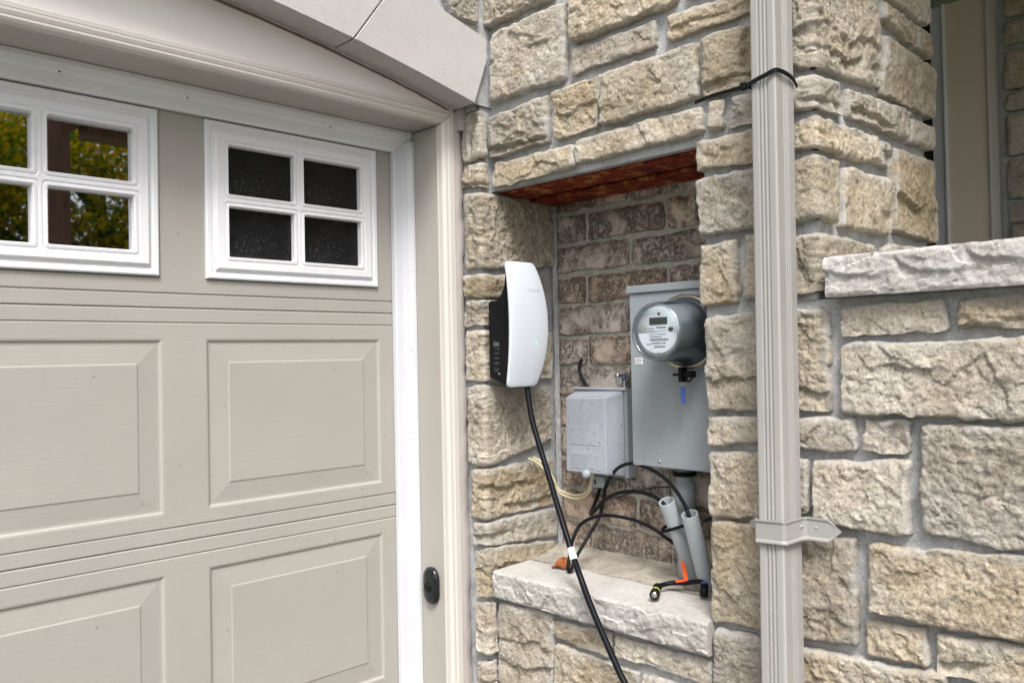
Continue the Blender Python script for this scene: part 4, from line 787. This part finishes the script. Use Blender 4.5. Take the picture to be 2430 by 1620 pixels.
# ------------------------------------------------------------------ conduits
CP = thing('conduit_pipe', 'fat grey conduit dropping straight from the bottom of the meter box', 'conduit', (.2, -.465, 1.0))
tube('pipe', M_PVC, CP, [(.200, -.468, 1.20), (.200, -.468, 1.06), (.205, -.468, .915)], .0225, 4, 24); tube('coupling', M_PVC, CP, [(.200, -.468, 1.155), (.200, -.468, 1.088)], .0275, 0, 24); tube('lock_nut', M_BLACK, CP, [(.200, -.468, 1.183), (.200, -.468, 1.172)], .029, 0, 18)
def open_pipe(name, label, p0, p1, r, ri):
    T = thing(name, label, 'conduit', p1); d = (Vector(p0)-Vector(p1)).normalized(); a = d.orthogonal().normalized(); b = d.cross(a); M = Matrix((a, b, d)).transposed(); L = (Vector(p0)-Vector(p1)).length
    lathe('pipe', M_PVC, T, [(r, -.02), (r, L-.001), (r-.0008, L), (ri+.0006, L), (ri, L-.001), (ri, L-.09)], p1, M, 32); return T
open_pipe('plastic_conduit', 'leaning grey plastic conduit tied with a black band, left of the pair', (.100, -.483, 1.124), (.205, -.492, .915), .0200, .0165)
open_pipe('plastic_conduit', 'leaning grey plastic conduit at the right stones, right of the pair', (.080, -.561, 1.106), (.165, -.552, .912), .0195, .016)
CT = thing('cable_tie', 'black cable tie holding the two leaning plastic conduits together', 'cable tie', (.12, -.52, 1.06))
band('strap', M_BLACK, CT, [(.1055+.0, -.4625+.0, 1.048), (.108, -.472, 1.050), (.112, -.490, 1.056), (.116, -.508, 1.063), (.121, -.523, 1.069)], .0075, .003)
band('loop', M_BLACK, CT, spline([(.121, -.523, 1.069), (.15, -.525, 1.075), (.160, -.495, 1.07), (.150, -.466, 1.062), (.125, -.455, 1.052), (.1055, -.4625, 1.048)], 4), .0075, .002)
band('tail', M_BLACK, CT, spline([(.135, -.566, 1.082), (.120, -.590, 1.092), (.105, -.612, 1.099), (.085, -.640, 1.108)], 4), .008, .006)
# ------------------------------------------------------------------ cables
CB = thing('coax_cable', 'black cable arching from the utility box into the right plastic conduit', 'cable', (.12, -.4, 1.15), 'black cables in the niche')
tube('lead', M_CABLE, CB, [(.222, -.196, 1.135), (.21, -.209, 1.119), (.19, -.238, 1.146), (.16, -.29, 1.18), (.14, -.341, 1.198), (.13, -.388, 1.198), (.12, -.444, 1.186), (.11, -.493, 1.161), (.095, -.533, 1.129), (.082, -.558, 1.102), (.090, -.562, 1.06)], .0046)
CB = thing('coax_cable', 'black cable looping down onto the ledge and back behind the left plastic conduit', 'cable', (.12, -.25, 1.0), 'black cables in the niche')
tube('lead', M_CABLE, CB, [(.215, -.200, 1.135), (.21, -.205, 1.119), (.20, -.206, 1.079), (.18, -.206, 1.038), (.14, -.204, .998), (.10, -.196, .950), (.082, -.192, .918), (.077, -.188, .911), (.076, -.184, .920), (.09, -.179, .953), (.10, -.182, .99), (.12, -.19, 1.025), (.13, -.22, 1.046), (.14, -.255, 1.056), (.15, -.295, 1.057), (.16, -.345, 1.051), (.17, -.393, 1.035), (.18, -.429, 1.012), (.212, -.468, .978)], .0046)
CB = thing('coax_cable', 'black cable bent sharply under the utility box and into the left plastic conduit', 'cable', (.15, -.3, 1.1), 'black cables in the niche')
tube('lead', M_CABLE, CB, [(.222, -.182, 1.135), (.22, -.178, 1.108), (.218, -.164, 1.072), (.205, -.158, 1.045), (.198, -.164, 1.040), (.185, -.189, 1.055), (.17, -.237, 1.091), (.15, -.296, 1.117), (.135, -.36, 1.13), (.125, -.412, 1.13), (.112, -.454, 1.122), (.104, -.477, 1.109), (.112, -.486, 1.07)], .0050)
CB = thing('coax_cable', 'short black cable stub coming out of the brick above the utility box', 'cable', (.24, -.11, 1.42)); tube('lead', M_CABLE, CB, [(.262, -.096, 1.464), (.243, -.0975, 1.458), (.236, -.100, 1.434), (.234, -.116, 1.406), (.232, -.138, 1.380)], .0046)
CB = thing('ground_wire', 'thin black wire crossing the brick behind the cables', 'wire', (.24, -.33, 1.12)); tube('lead', M_CABLE, CB, [(.247, -.215, 1.085), (.246, -.26, 1.10), (.245, -.30, 1.112), (.240, -.334, 1.123), (.230, -.41, 1.135), (.22, -.448, 1.14)], .0016, 6, 8)
CR = thing('cream_wire', 'pair of cream wires looping from the left stones to the utility box', 'wire', (.17, -.09, 1.1))
for k in range(2):
    o_ = .009*k; tube('lead', M_CREAM, CR, [(.115+.02*k, -.008, 1.190), (.125+.02*k, -.034, 1.178-.002*k), (.145+.012*k, -.050, 1.150), (.160+.01*k, -.056, 1.120+o_*.4), (.182, -.060, 1.092+o_), (.200, -.076, 1.078+o_), (.212, -.108, 1.076+o_), (.212, -.148+o_*.6, 1.098+o_*.5), (.206, -.170+o_*.5, 1.152)], .0034, 8, 10)
# lead with two connectors lying on the ledge
LC = thing('connector_lead', 'short black lead with screw connectors and a yellow ring lying on the ledge', 'lead', (.11, -.51, .93))
tube('lead', M_CABLE, LC, [(.120, -.571, .934), (.124, -.565, .938), (.130, -.551, .938), (.130, -.531, .934), (.125, -.512, .929), (.115, -.484, .926), (.100, -.471, .923), (.084, -.468, .9225), (.074, -.471, .922)], .0058)
def seg(name, mat, p0, p1, r, rr=None): return tube(name, mat, LC, [p0, p1], (lambda t: r+(rr-r)*t) if rr else r, 0, 20)
A0, A1 = Vector((.078, -.469, .923)), Vector((.020, -.500, .9205))
for nm, mt, a, b, r in (('boot', M_BLUE, -.02, .10, .0075), ('connector', M_BLACK, .10, .62, .0105), ('ring', M_YELLOW, .62, .72, .0112), ('connector', M_BLACK, .72, 1.0, .0112), ('pin', M_STEEL, .985, 1.008, .0072)): seg(nm, mt, A0.lerp(A1, a), A0.lerp(A1, b), r)
A0, A1 = Vector((.121, -.570, .937)), Vector((.098, -.583, .919))
for nm, mt, a, b, r in (('boot', M_BLUE, -.05, .12, .0085), ('connector', M_BLACK, .12, 1.0, .0095)): seg(nm, mt, A0.lerp(A1, a), A0.lerp(A1, b), r)
OT = thing('orange_tag', 'bright orange plastic strip standing against the left plastic conduit', 'tag', (.13, -.5, .94))
band('strip', M_ORANGE, OT, spline([(.160, -.483, .979), (.152, -.492, .962), (.136, -.508, .942), (.131, -.514, .934)], 4), .0095, .0016, upv=(.3, -1, .2)); band('strip', M_ORANGE, OT, spline([(.111, -.497, .9325), (.118, -.507, .9345), (.124, -.516, .937), (.128, -.521, .938)], 4), .005, .004)
# dry leaf
def mat_leafdry():
    t = NT('dry_leaf'); v = t.coord(rnd=False); t.bsdf(t.ramp(t.noise(v, 80, 5, .7), [(.3, (.16, .03, .008)), (.7, (.42, .13, .03))]), .7, normal=t.bump(t.noise(v, 160, 4), .6, .002)); return t.m
bm = bmesh.new(); rg = random.Random(4); ctr = bm.verts.new((.106, -.133, .911)); ring = []
for k in range(14):
    th = 2*math.pi*k/14; r = .020*(1+.35*math.sin(3*th)+rg.uniform(-.2, .25)); ring.append(bm.verts.new((.106+r*math.cos(th), -.133+r*1.25*math.sin(th), .908+.022*max(0, math.cos(th))+rg.uniform(0, .008))))
for k in range(14): bm.faces.new((ctr, ring[k], ring[(k+1) % 14]))
bmesh.ops.subdivide_edges(bm, edges=bm.edges[:], cuts=2, use_grid_fill=True, smooth=.6); o = from_bm('dry_leaf', bm, mat_leafdry(), smooth=True)
tag(o, 'curled rust-brown dry leaf lying on the niche ledge', 'leaf')
# garage button on the jamb
KB = thing('door_button', 'small black oval garage door button on the beige jamb', 'button', (-.115, .150, .855))
bm = bmesh.new(); rings = []
for grow, dep in ((0, 0), (.001, .007), (-.003, .0125), (-.010, .0145)):
    ring = []
    for k in range(48):
        th = 2*math.pi*k/48; ring.append(bm.verts.new((-.1095-dep, .150-(.030+grow)*math.copysign(abs(math.cos(th))**.9, math.cos(th)), .853+(.0165*(1 if math.sin(th) >= 0 else -1)*(1 if abs(math.sin(th)) > .001 else 0))+(.0335+grow)*math.sin(th))))
    rings.append(ring)
for i in range(len(rings)-1):
    for k in range(48): bm.faces.new((rings[i][k], rings[i][(k+1) % 48], rings[i+1][(k+1) % 48], rings[i+1][k]))
bm.faces.new(rings[-1]); M_GLOSSB = flat('gloss_black', (.012, .014, .016), .14)
from_bm('case', bm, M_GLOSSB, KB, smooth=True)
lathe('ring', M_BLACK, KB, [(.0135, -.002), (.0145, .001), (.0155, .0012), (.0165, -.002)], (-.1240, .152, .850), FX, 40); lathe('button_cap', M_BLACK, KB, [(.012, -.002), (.0115, .0010), (0, .0022)], (-.1240, .152, .850), FX, 32)
box('lower_cover', M_PRINT, KB, -.1236, -.118, .133, .163, .8135, .8215, .002); lathe('screw', M_INK, KB, [(.0028, -.002), (.0028, .001), (0, .0012)], (-.1236, .157, .8175), FX, 12)
# ------------------------------------------------------------------ recessed frame and wall behind the sill
WF = thing('recess_frame', 'shaded beige door casing with a white strip, seen in the porch above the sill', 'door frame', (2.0, -.6, .7))
M_GREYM = mat_paint('grey_stile', (.70, .72, .78), .4); M_JAMB_LIT = mat_paint('porch_casing_lightened', (.70, .63, .52), .42, dirt=.06); box('stile', M_GREYM, WF, 2.012, 2.06, -.509, -.4656, .6, 2.84, .002)  # stile and casing colours lightened to stand in for light missing in the porch
box('gap', M_INK, WF, 2.03, 2.06, -.5164, -.5095, .6, 2.84); box('strip', M_WHITE, WF, 1.990, 2.06, -.5262, -.5165, .6, 2.84, .0015)
box('dark_glass', M_LCD, WF, 2.05, 2.06, -.465, .25, .6, 2.84); box('casing_board', M_JAMB_LIT, WF, 2.006, 2.06, -.6687, -.5264, .6, 2.84, .0015)
CP2 = [(0, 2.06), (0, 1.998), (.006, 1.990), (.011, 1.990), (.0136, 1.996), (.038, 1.998), (.041, 1.992), (.048, 1.988), (.0527, 1.992), (.0527, 2.06)]
bm = bmesh.new(); prism(bm, CP2, lambda p: Vector((p[1], -.6690-p[0], .6)), lambda p: Vector((p[1], -.6690-p[0], 2.84))); from_bm('moulding', bm, M_CASE, WF)
z = np.linspace(.6, 2.84, 190); u = np.linspace(0, 1, 6)[:, None]; e = -.748-.008*fbm(z*8, 1, 2, 4); A = -.7205+(e+.7205)[None]*u
me, c = make_mesh('caulk', 1.996-.008*np.sin(np.pi*u)*np.ones_like(A), A, np.broadcast_to(z[None], A.shape)); link('caulk', me, M_CAULK, WF, c)
W2 = thing('porch_wall', 'shaded stone wall at the far right, at the back of the porch', 'wall', (1.98, -1.6, 1.5))
px = placeX(1.975)
for zt_, zb_ in ((2.84, 2.71), (2.695, 2.605), (2.582, 2.436), (2.425, 2.355), (2.342, 2.190), (2.180, 2.027), (2.016, 1.937), (1.928, 1.79)):
    a = -.744
    while a > -3.0:
        b = max(a-float(RG.uniform(.16, .38)), -3.1); quad_stone([(a, zt_), (b+.016, zt_), (b+.016, zb_), (a, zb_)], px, W2, res=.010); a = b
ashlar(-.744, -3.1, .6, 1.77, px, W2, RG, .03)
sheet('mortar', M_MORT, W2, px, -.72, -3.1, .3, 2.84, res=.03); box('core', M_MORT, W2, 2.06, 2.3, -3.1, .5, 0, 2.84); box('core', M_MORT, W2, .62, 2.06, .26, .5, 0, 2.84)
# ------------------------------------------------------------------ porch seen in the garage window's reflection
t = NT('stained_timber'); v = t.coord((8, 8, 1), rnd=False); M_TIMB = None
t.bsdf(t.ramp(t.noise(v, 6, 6, .6), [(.3, (.10, .05, .03)), (.7, (.20, .11, .07))]), .6); M_TIMB = t.m
PC = thing('porch_canopy', 'dark porch canopy on a brown post, mirrored in the garage door window', 'porch', (.3, -2.5, 0))
box('post', M_TIMB, PC, -.09, .036, -3.26, -3.10, 0, 2.90, .008); box('beam', M_TIMB, PC, -.02, .14, -3.5, -.96, 2.905, 3.06, .01); box('beam', M_TIMB, PC, .15, 2.6, -3.34, -3.16, 2.845, 3.06, .01); box('ceiling', M_CASE, PC, .15, 2.3, -3.15, .5, 2.905, 2.94, .004); box('roof', M_TIMB, PC, -.06, 2.8, -3.7, .5, 3.062, 3.16, .01); box('floor', M_CASE, PC, .31, 2.05, -3.1, .25, .5, .6)
# ------------------------------------------------------------------ autumn trees across the street (mirrored in the glass)
def mat_leaves():
    t = NT('autumn_leaves'); g = t.n('ShaderNodeNewGeometry'); v = t.coord(rnd=False)
    f = t.math('ADD', t.math('MULTIPLY', g.outputs['Random Per Island'], .45), t.math('MULTIPLY', t.noise(v, .8, 3), .75))
    col = t.ramp(f, [(.40, (.035, .10, .010)), (.56, (.15, .22, .012)), (.70, (.50, .38, .012)), (.95, (.62, .30, .012))])
    d = t.n('ShaderNodeBsdfDiffuse'); t.put(d.inputs[0], col); tr = t.n('ShaderNodeBsdfTranslucent'); t.put(tr.inputs[0], col)
    mx = t.n('ShaderNodeMixShader'); mx.inputs[0].default_value = .4; t.put(mx.inputs[1], d.outputs[0]); t.put(mx.inputs[2], tr.outputs[0]); t.t.links.new(mx.outputs[0], t.out.inputs['Surface']); return t.m
M_LEAF = mat_leaves(); M_BARK = mat_ground('bark', (.05, .04, .03), (.11, .09, .07), 9)
def tree(x, y, h, r, seed, label, n=30000):
    T = thing('tree', label, 'tree', (x, y, 0), 'autumn trees across the street'); rg = np.random.default_rng(seed); bm = bmesh.new()
    add_tube(bm, [Vector((x, y, 0)), Vector((x+.05, y, h*.3)), Vector((x, y+.1, h*.6)), Vector((x, y, h*.9))], lambda t: .22*(1-t)+.03, 10)
    cl = []
    for i in range(22):
        th = rg.uniform(0, 2*math.pi); zz_ = h*rg.uniform(.28, .95); rr = r*rg.uniform(.35, 1)*(1-.55*abs(zz_/h-.55)*1.6); e = Vector((x+rr*math.cos(th), y+rr*math.sin(th), zz_)); cl.append((e, r*rg.uniform(.28, .5)))
        add_tube(bm, [Vector((x, y, zz_*.72)), Vector((x, y, zz_*.72)).lerp(e, .5)+Vector((0, 0, .15)), e], lambda t: .06*(1-t)+.012, 6)
    from_bm('trunk', bm, M_BARK, T, smooth=True)
    pick = rg.integers(0, len(cl), n); P = np.array([cl[i][0] for i in pick]); R_ = np.array([cl[i][1] for i in pick])
    d = rg.normal(size=(n, 3)); d /= np.linalg.norm(d, axis=1, keepdims=True); P = P+d*(R_*rg.random(n)**.4)[:, None]*np.array([1, 1, .8])
    a = rg.normal(size=(n, 3)); a /= np.linalg.norm(a, axis=1, keepdims=True); b = np.cross(a, rg.normal(size=(n, 3))); b /= np.linalg.norm(b, axis=1, keepdims=True)
    s = rg.uniform(.035, .075, n)[:, None]; co = np.stack([P-a*s, P+b*s*.6, P+a*s, P-b*s*.6], 1).reshape(-1, 3)-np.array([x, y, h*.6])
    me = bpy.data.meshes.new('crown'); me.vertices.add(4*n); me.vertices.foreach_set('co', co.ravel()); me.loops.add(4*n); me.loops.foreach_set('vertex_index', np.arange(4*n)); me.polygons.add(n); me.polygons.foreach_set('loop_start', np.arange(0, 4*n, 4)); me.polygons.foreach_set('loop_total', np.full(n, 4)); me.update(calc_edges=True)
    link('crown', me, M_LEAF, T, (x, y, h*.6))
for i, (x, y, h, r) in enumerate(((1.5, -14.5, 6.0, 2.7), (4.3, -15.2, 6.3, 2.8), (7.2, -15.0, 6.2, 2.8), (-2.4, -15.5, 6.6, 2.8), (10.5, -17, 7, 3))):
    tree(x, y, h, r, 50+i, ['tall yellow-green autumn tree, mirrored in the left garage window', 'broad autumn tree with dense golden leaves, mirrored beside the post', 'autumn tree farther right along the street', 'autumn tree standing behind the driveway', 'autumn tree at the far right end of the street'][i])
bpy.context.view_layer.update()
